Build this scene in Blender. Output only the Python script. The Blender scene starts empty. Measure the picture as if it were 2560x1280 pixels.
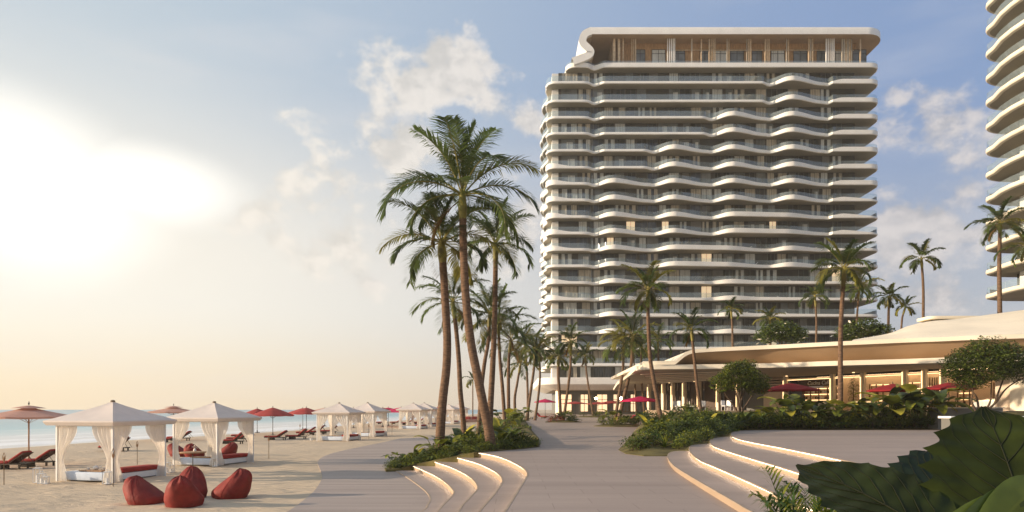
import bpy, bmesh, math, random
from mathutils import Vector, Matrix
from mathutils import noise as mnoise
random.seed(7)
sc = bpy.context.scene
COL = sc.collection
F, EYE, HZ = 1706.67, 3.1, 1024.0
R = math.radians

# ------------------------------------------------------------------ places
def clamp(a, b, c): return max(b, min(c, a))
def sstep(a, b, x):
    t = clamp((x - a) / (b - a), 0, 1); return t * t * (3 - 2 * t)
def zsand0(y): return 0.0075 * max(0.0, y - 45) if y < 400 else 0.0075 * 355
def zprom(y): return 1.0 + 0.0105 * max(0.0, y - 45) if y < 160 else 2.2
def at(px, py, Y): return Vector(((px - 1280) / F * Y, Y, EYE - (py - HZ) / F * Y))
def onz(px, py, zf):
    """ground point seen at a pixel of the photograph, for a ground height zf(Y)"""
    if not callable(zf):
        c = zf; zf = lambda y: c
    Y = 40.0
    for _ in range(60):
        Y = 0.5 * Y + 0.5 * (EYE - zf(Y)) * F / max(2.0, py - HZ)
    return Vector(((px - 1280) / F * Y, Y, zf(Y)))
SHORE = [(-200, -62), (30, -58), (66, -50), (95, -41), (141, -39), (176, -34), (300, -23), (600, 5), (1500, 60), (4000, 150)]
def shore_x(y):
    for (a, xa), (b, xb) in zip(SHORE, SHORE[1:]):
        if y <= b: return xa + (xb - xa) * clamp((y - a) / (b - a), 0, 1)
    return SHORE[-1][1]
def zsand(x, y):
    d = x - shore_x(y)
    k = sstep(-2, 16, d)
    return zsand0(y) * k - 0.75 * (1 - k) - 0.08 * max(0, -2 - d)

# ------------------------------------------------------------------ colours and materials
def lin(c):
    return tuple((v / 255 / 12.92) if v / 255 <= .04045 else ((v / 255 + .055) / 1.055) ** 2.4 for v in c)
MATS = {}
def mat(name, col, rough=.7, var=.12, scale=3.0, bump=0.0, bscale=20.0, spec=.3, metal=0.0, trans=0.0, clear=0.0, col2=None, coat=0.0, stretch=None):
    m = bpy.data.materials.new(name); m.use_nodes = True; MATS[name] = m
    nt = m.node_tree; nt.nodes.clear()
    out = nt.nodes.new('ShaderNodeOutputMaterial')
    p = nt.nodes.new('ShaderNodeBsdfPrincipled')
    p.inputs['Roughness'].default_value = rough; p.inputs['Metallic'].default_value = metal
    p.inputs['Specular IOR Level'].default_value = spec
    p.inputs['Coat Weight'].default_value = coat
    tc = nt.nodes.new('ShaderNodeTexCoord'); src = tc.outputs['Object']
    if stretch:
        mp = nt.nodes.new('ShaderNodeMapping'); mp.inputs['Scale'].default_value = stretch
        nt.links.new(src, mp.inputs[0]); src = mp.outputs[0]
    no = nt.nodes.new('ShaderNodeTexNoise'); no.inputs['Scale'].default_value = scale; no.inputs['Detail'].default_value = 5
    nt.links.new(src, no.inputs['Vector'])
    mx = nt.nodes.new('ShaderNodeMix'); mx.data_type = 'RGBA'
    c2 = col2 or tuple(clamp(v * (1 + 1.6 * var), 0, 1) for v in col)
    c1 = col if col2 else tuple(v * (1 - 1.6 * var) for v in col)
    mx.inputs[6].default_value = (*c1, 1); mx.inputs[7].default_value = (*c2, 1)
    mr = nt.nodes.new('ShaderNodeMapRange'); mr.inputs[1].default_value = .3; mr.inputs[2].default_value = .7
    nt.links.new(no.outputs['Fac'], mr.inputs[0]); nt.links.new(mr.outputs[0], mx.inputs[0])
    nt.links.new(mx.outputs[2], p.inputs['Base Color'])
    if bump:
        b = nt.nodes.new('ShaderNodeTexNoise'); b.inputs['Scale'].default_value = bscale; b.inputs['Detail'].default_value = 4
        nt.links.new(src, b.inputs['Vector'])
        bn = nt.nodes.new('ShaderNodeBump'); bn.inputs['Strength'].default_value = bump; bn.inputs['Distance'].default_value = .05
        nt.links.new(b.outputs['Fac'], bn.inputs['Height']); nt.links.new(bn.outputs[0], p.inputs['Normal'])
    last = p.outputs[0]
    if trans:
        tr = nt.nodes.new('ShaderNodeBsdfTranslucent'); nt.links.new(mx.outputs[2], tr.inputs[0])
        ms = nt.nodes.new('ShaderNodeMixShader'); ms.inputs[0].default_value = trans
        nt.links.new(last, ms.inputs[1]); nt.links.new(tr.outputs[0], ms.inputs[2]); last = ms.outputs[0]
    if clear:
        tr = nt.nodes.new('ShaderNodeBsdfTransparent')
        ms = nt.nodes.new('ShaderNodeMixShader'); ms.inputs[0].default_value = clear
        nt.links.new(last, ms.inputs[1]); nt.links.new(tr.outputs[0], ms.inputs[2]); last = ms.outputs[0]
    nt.links.new(last, out.inputs[0])
    return m
def emit(name, col, power):
    m = bpy.data.materials.new(name); m.use_nodes = True; MATS[name] = m
    p = m.node_tree.nodes['Principled BSDF']
    p.inputs['Base Color'].default_value = (*col, 1); p.inputs['Emission Color'].default_value = (*col, 1)
    p.inputs['Emission Strength'].default_value = power
    return m
def glassmat(name, tint, clear=.72, rough=.03):
    m = bpy.data.materials.new(name); m.use_nodes = True; MATS[name] = m
    nt = m.node_tree; nt.nodes.clear()
    out = nt.nodes.new('ShaderNodeOutputMaterial')
    t = nt.nodes.new('ShaderNodeBsdfTransparent'); t.inputs[0].default_value = (*tint, 1)
    g = nt.nodes.new('ShaderNodeBsdfGlossy'); g.inputs['Roughness'].default_value = rough
    g.inputs[0].default_value = (.9, .95, 1, 1)
    d = nt.nodes.new('ShaderNodeBsdfDiffuse'); d.inputs[0].default_value = (.50, .60, .63, 1)
    lw = nt.nodes.new('ShaderNodeFresnel'); lw.inputs[0].default_value = 1.6
    m1 = nt.nodes.new('ShaderNodeMixShader'); m1.inputs[0].default_value = 1 - clear
    nt.links.new(t.outputs[0], m1.inputs[1]); nt.links.new(d.outputs[0], m1.inputs[2])
    m2 = nt.nodes.new('ShaderNodeMixShader'); nt.links.new(lw.outputs[0], m2.inputs[0])
    nt.links.new(m1.outputs[0], m2.inputs[1]); nt.links.new(g.outputs[0], m2.inputs[2])
    nt.links.new(m2.outputs[0], out.inputs[0])
    return m

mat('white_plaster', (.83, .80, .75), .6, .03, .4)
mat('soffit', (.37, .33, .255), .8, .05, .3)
mat('roof_cream', (.80, .71, .56), .7, .05, .25)
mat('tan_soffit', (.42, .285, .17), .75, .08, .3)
mat('wood_wall', (.40, .235, .11), .6, .25, 2.2, stretch=(6, 6, .4))
mat('wood_pale', (.56, .42, .27), .6, .15, 2.0)
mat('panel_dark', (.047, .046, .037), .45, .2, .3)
mat('panel_grey', (.16, .155, .14), .5, .1, .3)
mat('window_dark', (.035, .04, .038), .06, .3, .2, spec=.6)
mat('window_grey', (.16, .17, .165), .12, .25, .35, spec=.5)
mat('curtain_beige', (.46, .40, .31), .55, .25, 1.5, stretch=(5, 5, .1), spec=.5)
mat('curtain_pale', (.55, .55, .52), .5, .2, 1.5, stretch=(5, 5, .1), spec=.5)
emit('window_lit', (1.0, .74, .46), .42)
emit('led', (1.0, .66, .32), 2.0)
emit('led_step', (1.0, .86, .64), 9.0)
emit('ceiling_led', (1.0, .66, .34), 6.0)
emit('lamp_bulb', (1.0, .80, .45), 40.0)
emit('cafe_glow', (1.0, .70, .42), .9)
glassmat('glass_rail', (.82, .90, .92), .80)
mat('metal_dark', (.04, .04, .04), .4, .1)
mat('bronze', (.16, .10, .05), .4, .15)
mat('nosing_stone', (.36, .275, .20), .6, .06, 1.5)
mat('stone_riser', (.37, .272, .19), .65, .05, .6, bump=.05)
mat('cloth_white', (.76, .68, .62), .85, .03, 2, trans=.25)
mat('curtain_cloth', (.88, .84, .78), .85, .04, 2, trans=.5, clear=.14)
mat('cloth_red', (.34, .028, .022), .8, .14, 4, bump=.12, bscale=14)
mat('cloth_rust', (.20, .020, .014), .7, .16, 3, bump=.45, bscale=6)
mat('umbrella_red', (.40, .055, .05), .8, .08, 2, trans=.25)
mat('umbrella_pale', (.62, .36, .28), .8, .05, 2, trans=.3)
mat('umbrella_pink', (.58, .015, .10), .8, .06, 2, trans=.25)
mat('cloth_pink', (.60, .012, .09), .8, .06, 2)
mat('umbrella_dark', (.28, .012, .016), .8, .08, 2, trans=.2)
mat('back_weave', (.085, .032, .022), .7, .2, 8, bump=.3, bscale=30)
mat('dark_wood', (.055, .04, .028), .55, .2, 5)
mat('teak', (.34, .19, .09), .55, .2, 5, stretch=(1, 1, .2))
mat('white_paint', (.78, .76, .72), .45, .03, 2)
mat('pale_blue_cloth', (.55, .62, .72), .8, .04, 3)
mat('pot_white', (.8, .78, .74), .25, .02, 3)
mat('bark', (.15, .088, .052), .85, .3, 4, bump=.7, bscale=9, stretch=(1, 1, 3.5))
mat('bark_far', (.13, .078, .045), .85, .25, 3, bump=.3, bscale=8, stretch=(1, 1, 3))
mat('crownshaft', (.20, .17, .035), .5, .2, 3)
mat('branch', (.10, .065, .04), .85, .25, 6, bump=.3)
mat('frond_dark', (.088, .125, .042), .45, .35, .8, trans=.45)
mat('frond_mid', (.145, .195, .05), .45, .35, .8, trans=.5)
mat('frond_olive', (.27, .25, .05), .45, .3, .8, trans=.45)
mat('frond_dry', (.16, .10, .035), .6, .3, .8, trans=.3)
mat('leaf_deep', (.055, .080, .018), .4, .35, 3, trans=.2)
mat('leaf_green', (.12, .155, .026), .42, .35, 3, trans=.28)
mat('leaf_lime', (.21, .225, .026), .4, .3, 3, trans=.36)
mat('leaf_sunlit_yellow', (.46, .40, .045), .42, .25, 3, trans=.36)  # bright yellow: the sun on the leaves is put into the colour
mat('leaf_fern', (.055, .10, .018), .45, .3, 3, trans=.3)
mat('leaf_bluish', (.026, .040, .022), .5, .2, 2, trans=.15, spec=.15)
mat('leaf_giant', (.026, .034, .006), .42, .3, 5, trans=.15, spec=.12)
mat('leaf_vein', (.014, .016, .005), .9, .1, 3)
mat('flower', (.85, .78, .66), .6, .08, 5)
mat('flower_red', (.35, .02, .02), .6, .2, 5)
mat('soil', (.115, .095, .032), .95, .3, 1.2, bump=.5, bscale=10)

# ------------------------------------------------------------------ mesh builder
class MB:
    def __init__(s): s.v, s.f, s.m, s.mats = [], [], [], []
    def mi(s, m):
        if m not in s.mats: s.mats.append(m)
        return s.mats.index(m)
    def add(s, vs, fs, m):
        o = len(s.v); k = s.mi(m)
        s.v += [tuple(v) for v in vs]
        for f in fs: s.f.append(tuple(i + o for i in f)); s.m.append(k)
    def box(s, c, d, m, rz=0.0, rx=0.0, ry=0.0):
        M = Matrix.Translation(c) @ Matrix.Rotation(rz, 4, 'Z') @ Matrix.Rotation(ry, 4, 'Y') @ Matrix.Rotation(rx, 4, 'X')
        vs = [M @ Vector((x * d[0] / 2, y * d[1] / 2, z * d[2] / 2)) for x in (-1, 1) for y in (-1, 1) for z in (-1, 1)]
        s.add(vs, [(0, 1, 3, 2), (4, 6, 7, 5), (0, 4, 5, 1), (2, 3, 7, 6), (0, 2, 6, 4), (1, 5, 7, 3)], m)
    def span(s, x0, x1, y0, y1, z0, z1, m): s.box(((x0 + x1) / 2, (y0 + y1) / 2, (z0 + z1) / 2), (abs(x1 - x0), abs(y1 - y0), abs(z1 - z0)), m)
    def cushion(s, c, d, m, rz=0.0, ry=0.0, r=.05):
        """a box with rounded edges (superellipse rings)"""
        M = Matrix.Translation(c) @ Matrix.Rotation(rz, 4, 'Z') @ Matrix.Rotation(ry, 4, 'Y')
        vs, fs = [], []; n = 20; hx, hy, hz = d[0] / 2, d[1] / 2, d[2] / 2
        prof = [(-hz, -r), (-hz + r * .3, -r * .3), (-hz + r, 0), (hz - r, 0), (hz - r * .3, -r * .3), (hz, -r)]
        for z, q in prof:
            for i in range(n):
                a = 2 * math.pi * i / n; ca, sa = math.cos(a), math.sin(a)
                x = math.copysign(abs(ca) ** .28, ca) * (hx + q); y = math.copysign(abs(sa) ** .28, sa) * (hy + q)
                vs.append(M @ Vector((x, y, z)))
        for k in range(len(prof) - 1):
            for i in range(n): j = (i + 1) % n; fs.append((k * n + i, k * n + j, (k + 1) * n + j, (k + 1) * n + i))
        fs.append(tuple(reversed(range(n)))); fs.append(tuple((len(prof) - 1) * n + i for i in range(n)))
        s.add(vs, fs, m)
    def tube(s, pts, rad, m, n=8, cap=True):
        pts = [Vector(p) for p in pts]
        if not hasattr(rad, '__len__'): rad = [rad] * len(pts)
        vs, fs = [], []
        for i, p in enumerate(pts):
            t = (pts[min(i + 1, len(pts) - 1)] - pts[max(i - 1, 0)])
            if t.length < 1e-9: t = Vector((0, 0, 1))
            t.normalize()
            u = t.cross(Vector((0, 1, 0))) if abs(t.y) < .9 else t.cross(Vector((1, 0, 0)))
            u.normalize(); w = t.cross(u)
            for k in range(n):
                a = 2 * math.pi * k / n; vs.append(p + (u * math.cos(a) + w * math.sin(a)) * rad[i])
        for i in range(len(pts) - 1):
            for k in range(n): j = (k + 1) % n; fs.append((i * n + k, i * n + j, (i + 1) * n + j, (i + 1) * n + k))
        if cap: fs.append(tuple(range(n - 1, -1, -1))); fs.append(tuple((len(pts) - 1) * n + k for k in range(n)))
        s.add(vs, fs, m)
    def lathe(s, prof, c, m, n=16):
        vs = [Vector((c[0] + r * math.cos(2 * math.pi * k / n), c[1] + r * math.sin(2 * math.pi * k / n), c[2] + z)) for r, z in prof for k in range(n)]
        fs = [(i * n + k, i * n + (k + 1) % n, (i + 1) * n + (k + 1) % n, (i + 1) * n + k) for i in range(len(prof) - 1) for k in range(n)]
        fs.append(tuple(range(n - 1, -1, -1))); fs.append(tuple((len(prof) - 1) * n + k for k in range(n)))
        s.add(vs, fs, m)
    def prism(s, poly, z0, z1, m, mside=None):
        n = len(poly)
        A = sum(poly[i][0] * poly[(i + 1) % n][1] - poly[(i + 1) % n][0] * poly[i][1] for i in range(n))
        if A < 0: poly = poly[::-1]
        zt = z1 if callable(z1) else (lambda y: z1)
        vs = [(x, y, z0) for x, y in poly] + [(x, y, zt(y)) for x, y in poly]
        s.add(vs, [tuple(range(n, 2 * n))], m)
        s.add(vs, [(i, (i + 1) % n, n + (i + 1) % n, n + i) for i in range(n)] + [tuple(range(n - 1, -1, -1))], mside or m)
    def grid(s, rows, m, close=False):
        a, b = len(rows), len(rows[0])
        vs = [p for r in rows for p in r]
        fs = [(i * b + j, i * b + (j + 1) % b, (i + 1) * b + (j + 1) % b, (i + 1) * b + j) for i in range(a - 1) for j in range(b if close else b - 1)]
        s.add(vs, fs, m)
    def build(s, name, parent=None, smooth=False, loc=None, solid=0.0):
        me = bpy.data.meshes.new(name); me.from_pydata(s.v, [], s.f); 
        for m in s.mats: me.materials.append(MATS[m])
        me.polygons.foreach_set('material_index', s.m)
        if smooth:
            me.polygons.foreach_set('use_smooth', [True] * len(s.f))
            try: me.set_sharp_from_angle(angle=R(smooth if smooth is not True else 40))
            except Exception: pass
        me.update()
        o = bpy.data.objects.new(name, me); COL.objects.link(o)
        if parent: o.parent = parent
        if loc is not None: o.location = loc
        if solid:
            md = o.modifiers.new('thick', 'SOLIDIFY'); md.thickness = solid; md.offset = 0
        return o
def tag(o, label, cat, group=None, kind=None):
    o['label'] = label; o['category'] = cat
    if group: o['group'] = group
    if kind: o['kind'] = kind
    return o
def structure(o): o['kind'] = 'structure'; return o
def empty(name, label, cat, loc=(0, 0, 0), rz=0.0, group=None):
    o = bpy.data.objects.new(name, None); COL.objects.link(o); o.location = loc; o.rotation_euler = (0, 0, rz)
    o.empty_display_size = .2
    return tag(o, label, cat, group)
def clone(root, loc, rz=0.0, scale=None, label=None):
    r = root.copy(); COL.objects.link(r); r.location = loc; r.rotation_euler = (0, 0, rz)
    if scale is not None: r.scale = (scale, scale, scale) if not hasattr(scale, '__len__') else scale
    if label: r['label'] = label
    for ch in list(root.children):
        c = ch.copy(); COL.objects.link(c); c.parent = r
        for g in list(ch.children):
            d = g.copy(); COL.objects.link(d); d.parent = c
    return r
def smooth_path(pts, n=8):
    """Catmull-Rom through 2-D or 3-D points"""
    P = [Vector(p) for p in pts]; out = []
    for i in range(len(P) - 1):
        a, b, c, d = P[max(i - 1, 0)], P[i], P[i + 1], P[min(i + 2, len(P) - 1)]
        for k in range(n):
            t = k / n
            out.append(.5 * ((2 * b) + (c - a) * t + (2 * a - 5 * b + 4 * c - d) * t * t + (3 * b - a - 3 * c + d) * t ** 3))
    out.append(P[-1]); return out

# ------------------------------------------------------------------ camera, sky, sun
cam = bpy.data.cameras.new('camera'); co = bpy.data.objects.new('camera', cam); COL.objects.link(co)
cam.lens = 24.0; cam.sensor_width = 36.0; cam.shift_y = (HZ - 640) / 2560
cam.clip_start = .1; cam.clip_end = 30000
co.location = (0, 0, EYE); co.rotation_euler = (R(90), 0, 0); sc.camera = co
sc.view_settings.view_transform = 'Standard'; sc.view_settings.look = 'None'
sc.view_settings.exposure = 0.5; sc.view_settings.gamma = 1.0
SUN_AZ, SUN_EL = R(-98), R(13)
sd = Vector((math.sin(SUN_AZ) * math.cos(SUN_EL), math.cos(SUN_AZ) * math.cos(SUN_EL), math.sin(SUN_EL)))
sl = bpy.data.lights.new('sun', 'SUN'); sl.energy = 5.0; sl.angle = R(.5); sl.color = (1.0, .80, .58)
so = bpy.data.objects.new('sun', sl); COL.objects.link(so); so.rotation_euler = sd.to_track_quat('Z', 'Y').to_euler()
so.location = (-80, 0, 60)

W = bpy.data.worlds.new('World'); sc.world = W; W.use_nodes = True
nt = W.node_tree; bgn = nt.nodes['Background']; bgn.inputs[1].default_value = .1
def nn(t, **kw):
    n = nt.nodes.new(t)
    for k, v in kw.items(): setattr(n, k, v)
    return n
def val(x, sock):
    if hasattr(x, 'is_linked') or hasattr(x, 'node'): nt.links.new(x, sock)
    else: sock.default_value = x
def mth(op, a, b=0.0, c=None, cl=False):
    n = nn('ShaderNodeMath', operation=op, use_clamp=cl); val(a, n.inputs[0]); val(b, n.inputs[1])
    if c is not None: val(c, n.inputs[2])
    return n.outputs[0]
def rng(x, a, b, c=0.0, d=1.0, smooth=True):
    n = nn('ShaderNodeMapRange', interpolation_type='SMOOTHSTEP' if smooth else 'LINEAR'); val(x, n.inputs[0])
    for i, v in enumerate((a, b, c, d)): n.inputs[i + 1].default_value = v
    return n.outputs[0]
def mixc(f, a, b):
    n = nn('ShaderNodeMix', data_type='RGBA'); val(f, n.inputs[0])
    for x, i in ((a, 6), (b, 7)):
        if isinstance(x, tuple): n.inputs[i].default_value = (*x, 1)
        else: nt.links.new(x, n.inputs[i])
    return n.outputs[2]
def x10(c): return tuple(10 * v for v in c)
sky = nn('ShaderNodeTexSky', sky_type='NISHITA'); sky.sun_disc = False; sky.sun_elevation = SUN_EL; sky.sun_rotation = SUN_AZ
sky.air_density = 1.0; sky.dust_density = 1.2
tcw = nn('ShaderNodeTexCoord'); D = tcw.outputs['Generated']
sep = nn('ShaderNodeSeparateXYZ'); nt.links.new(D, sep.inputs[0])
dx, dy, dz = sep.outputs
az = mth('ARCTAN2', dx, dy)
side = rng(az, R(-38), R(34))                       # 0 over the sea, 1 inland
up = mth('MAXIMUM', dz, 0.0)
EXPF = 2 ** sc.view_settings.exposure
def disp(c): return tuple(10 * v / EXPF for v in c)
blue = mixc(side, disp((.55, .66, .75)), disp((.25, .37, .62)))
horz = mixc(side, disp((1.04, .86, .62)), disp((.55, .50, .48)))
midc = mixc(side, disp((1.08, 1.02, .90)), disp((.49, .52, .59)))
lo = mixc(rng(up, 0.0, .15), horz, midc)
veil = mixc(rng(mth('ADD', up, mth('MULTIPLY', side, .10)), .20, .50), lo, blue)
base = mixc(.90, sky.outputs[0], veil)
def lobe(px, py, r, zs=1.0):
    d = Vector(((px - 1280) / F, 1, (HZ - py) / F)).normalized()
    n = nn('ShaderNodeVectorMath', operation='SUBTRACT'); nt.links.new(D, n.inputs[0]); n.inputs[1].default_value = d
    s2 = nn('ShaderNodeVectorMath', operation='MULTIPLY'); nt.links.new(n.outputs[0], s2.inputs[0]); s2.inputs[1].default_value = (1, 1, zs)
    l = nn('ShaderNodeVectorMath', operation='LENGTH'); nt.links.new(s2.outputs[0], l.inputs[0])
    return mth('SUBTRACT', 1.0, mth('DIVIDE', l.outputs['Value'], r))
# bright thin cloud in front of the glow over the sea
wn = nn('ShaderNodeTexNoise'); wn.inputs['Scale'].default_value = 5.0; wn.inputs['Detail'].default_value = 4; nt.links.new(D, wn.inputs['Vector'])
wob = mth('MULTIPLY', mth('SUBTRACT', wn.outputs['Fac'], .5), .7)
g1 = mth('MAXIMUM', mth('MAXIMUM', lobe(20, 420, .11, 1.6), lobe(360, 465, .10, 2.4)), lobe(120, 510, .11, 1.4))
gl = rng(mth('ADD', g1, mth('MULTIPLY', wob, .6)), -.55, .70)
base = mixc(gl, base, disp((1.30, 1.27, 1.18)))
# cumulus
def cnoise(off, sc_, det):
    mp = nn('ShaderNodeMapping'); mp.inputs['Location'].default_value = off; mp.inputs['Scale'].default_value = (1, 1, 1.35)
    nt.links.new(D, mp.inputs[0])
    n = nn('ShaderNodeTexNoise'); n.inputs['Scale'].default_value = sc_; n.inputs['Detail'].default_value = det; n.inputs['Roughness'].default_value = .58
    nt.links.new(mp.outputs[0], n.inputs['Vector']); return n.outputs['Fac']
lob = None
for l in [(1050, 245, .07), (950, 280, .07), (1180, 205, .06), (1010, 335, .06), (950, 370, .045), (890, 215, .045), (1085, 130, .03), (830, 430, .08), (750, 485, .08), (1210, 265, .05), (660, 520, .07),
          (2330, 330, .085), (2420, 400, .08), (2300, 520, .10), (2430, 480, .09), (2250, 590, .09), (1290, 590, .07), (860, 600, .10), (1320, 300, .03), (2360, 620, .12)]:
    v = lobe(*l, 1.25); lob = v if lob is None else mth('MAXIMUM', lob, v)
n1 = cnoise((0, 0, 0), 11, 8); n2 = cnoise((.012, .0, -.014), 11, 8)
dens = mth('ADD', mth('MULTIPLY', lob, .42), mth('MULTIPLY', mth('SUBTRACT', n1, .505), 2.5))
cm = rng(dens, .03, .42)
lit = rng(mth('SUBTRACT', n1, n2), -.11, .10)
ccol = mixc(lit, mixc(side, disp((.80, .76, .68)), disp((.50, .49, .51))), mixc(side, disp((1.02, .96, .86)), disp((.76, .71, .69))))
base = mixc(mth('MULTIPLY', cm, .85), base, ccol)
# faint high haze streaks
mp = nn('ShaderNodeMapping'); mp.inputs['Scale'].default_value = (1, 1, 5); nt.links.new(D, mp.inputs[0])
hn = nn('ShaderNodeTexNoise'); hn.inputs['Scale'].default_value = 3.0; hn.inputs['Detail'].default_value = 5; nt.links.new(mp.outputs[0], hn.inputs['Vector'])
base = mixc(mth('MULTIPLY', rng(hn.outputs['Fac'], .5, .75), .22), base, disp((.86, .82, .80)))
nt.links.new(base, bgn.inputs[0])
# ------------------------------------------------------------------ sand, sea, paving
def sand_material():
    m = mat('sand', (.57, .45, .315), .95, .05, .12, bump=0)
    nt = m.node_tree; p = [n for n in nt.nodes if n.type == 'BSDF_PRINCIPLED'][0]
    tc = nt.nodes.new('ShaderNodeTexCoord')
    mp = nt.nodes.new('ShaderNodeMapping'); mp.inputs['Scale'].default_value = (.55, 2.0, 1); mp.inputs['Rotation'].default_value = (0, 0, R(14))
    nt.links.new(tc.outputs['Object'], mp.inputs[0])
    a = nt.nodes.new('ShaderNodeTexNoise'); a.inputs['Scale'].default_value = 1.3; a.inputs['Detail'].default_value = 6; a.inputs['Distortion'].default_value = 1.2
    nt.links.new(mp.outputs[0], a.inputs['Vector'])
    b = nt.nodes.new('ShaderNodeTexNoise'); b.inputs['Scale'].default_value = 30; b.inputs['Detail'].default_value = 3; nt.links.new(tc.outputs['Object'], b.inputs['Vector'])
    ad = nt.nodes.new('ShaderNodeMath'); ad.operation = 'MULTIPLY_ADD'; ad.inputs[1].default_value = .10
    nt.links.new(b.outputs['Fac'], ad.inputs[0]); nt.links.new(a.outputs['Fac'], ad.inputs[2])
    bn = nt.nodes.new('ShaderNodeBump'); bn.inputs['Strength'].default_value = .75; bn.inputs['Distance'].default_value = .22
    nt.links.new(ad.outputs[0], bn.inputs['Height']); nt.links.new(bn.outputs[0], p.inputs['Normal'])
sand_material()
mat('paving', (.36, .285, .243), .55, .07, .35, spec=.25, stretch=(.25, 2.2, 1))
mat('boardwalk', (.36, .292, .252), .6, .10, .5, spec=.2, stretch=(.12, 3.5, 1))
def joints(m, w, h, dark):
    nt = m.node_tree; p = [n for n in nt.nodes if n.type == 'BSDF_PRINCIPLED'][0]; src = p.inputs['Base Color'].links[0].from_socket
    tc = nt.nodes.new('ShaderNodeTexCoord'); br = nt.nodes.new('ShaderNodeTexBrick'); nt.links.new(tc.outputs['Object'], br.inputs['Vector'])
    br.inputs['Scale'].default_value = 1.0; br.inputs['Brick Width'].default_value = w; br.inputs['Row Height'].default_value = h; br.inputs['Mortar Size'].default_value = .007
    br.inputs['Color1'].default_value = (1, 1, 1, 1); br.inputs['Color2'].default_value = (.95, .95, .95, 1); br.inputs['Mortar'].default_value = (dark, dark, dark, 1)
    mx = nt.nodes.new('ShaderNodeMix'); mx.data_type = 'RGBA'; mx.blend_type = 'MULTIPLY'; mx.inputs[0].default_value = 1
    nt.links.new(src, mx.inputs[6]); nt.links.new(br.outputs['Color'], mx.inputs[7]); nt.links.new(mx.outputs[2], p.inputs['Base Color'])
joints(MATS['paving'], 1.8, .9, .60); joints(MATS['boardwalk'], 3.2, .3, .84)
xs = [-6000, -2500, -900, -400, -220, -150] + [-110 + 2.0 * i for i in range(39)] + [-33 + .3 * i for i in range(92)] + [-5, -3, 0, 2] + [8, 20, 40, 80, 160, 320, 700, 2000, 6000]
ys = [-60, -20, 0, 6] + [8, 10, 12, 14] + [15 + .3 * i for i in range(104)] + [46.5 + i for i in range(13)] + [60 + 3 * i for i in range(30)] + [155, 170, 190, 215, 245, 280, 320, 380, 450, 600, 900, 1500, 2500, 4000]
rows = []
for y in ys:
    row = []
    for x in xs:
        z = zsand(x, y)
        if x > -50 and y < 130 and x < 4: z += .07 * (mnoise.noise((x * .25, y * .5, 0)) + .6 * mnoise.noise((x * .7, y * 1.3, 3))) * sstep(-48, -40, x) * (1 - sstep(-14, -9, x))
        if -33 < x < -6 and 15 < y < 46: z += (.055 * mnoise.noise((x * .7 + y * .25, y * 1.9 - x * .3, 7)) + .035 * mnoise.noise((x * 1.9, y * 2.6, 2)) - .03 * max(0, mnoise.noise((x * 1.4, y * 1.4, 11)) - .25)) * sstep(0, 1.5, min(x + 33, -6 - x, y - 15, 46 - y))
        row.append((x, y, max(z, -8)))
    rows.append(row)
b = MB(); b.grid(rows, 'sand'); structure(b.build('sand', smooth=True))

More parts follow.
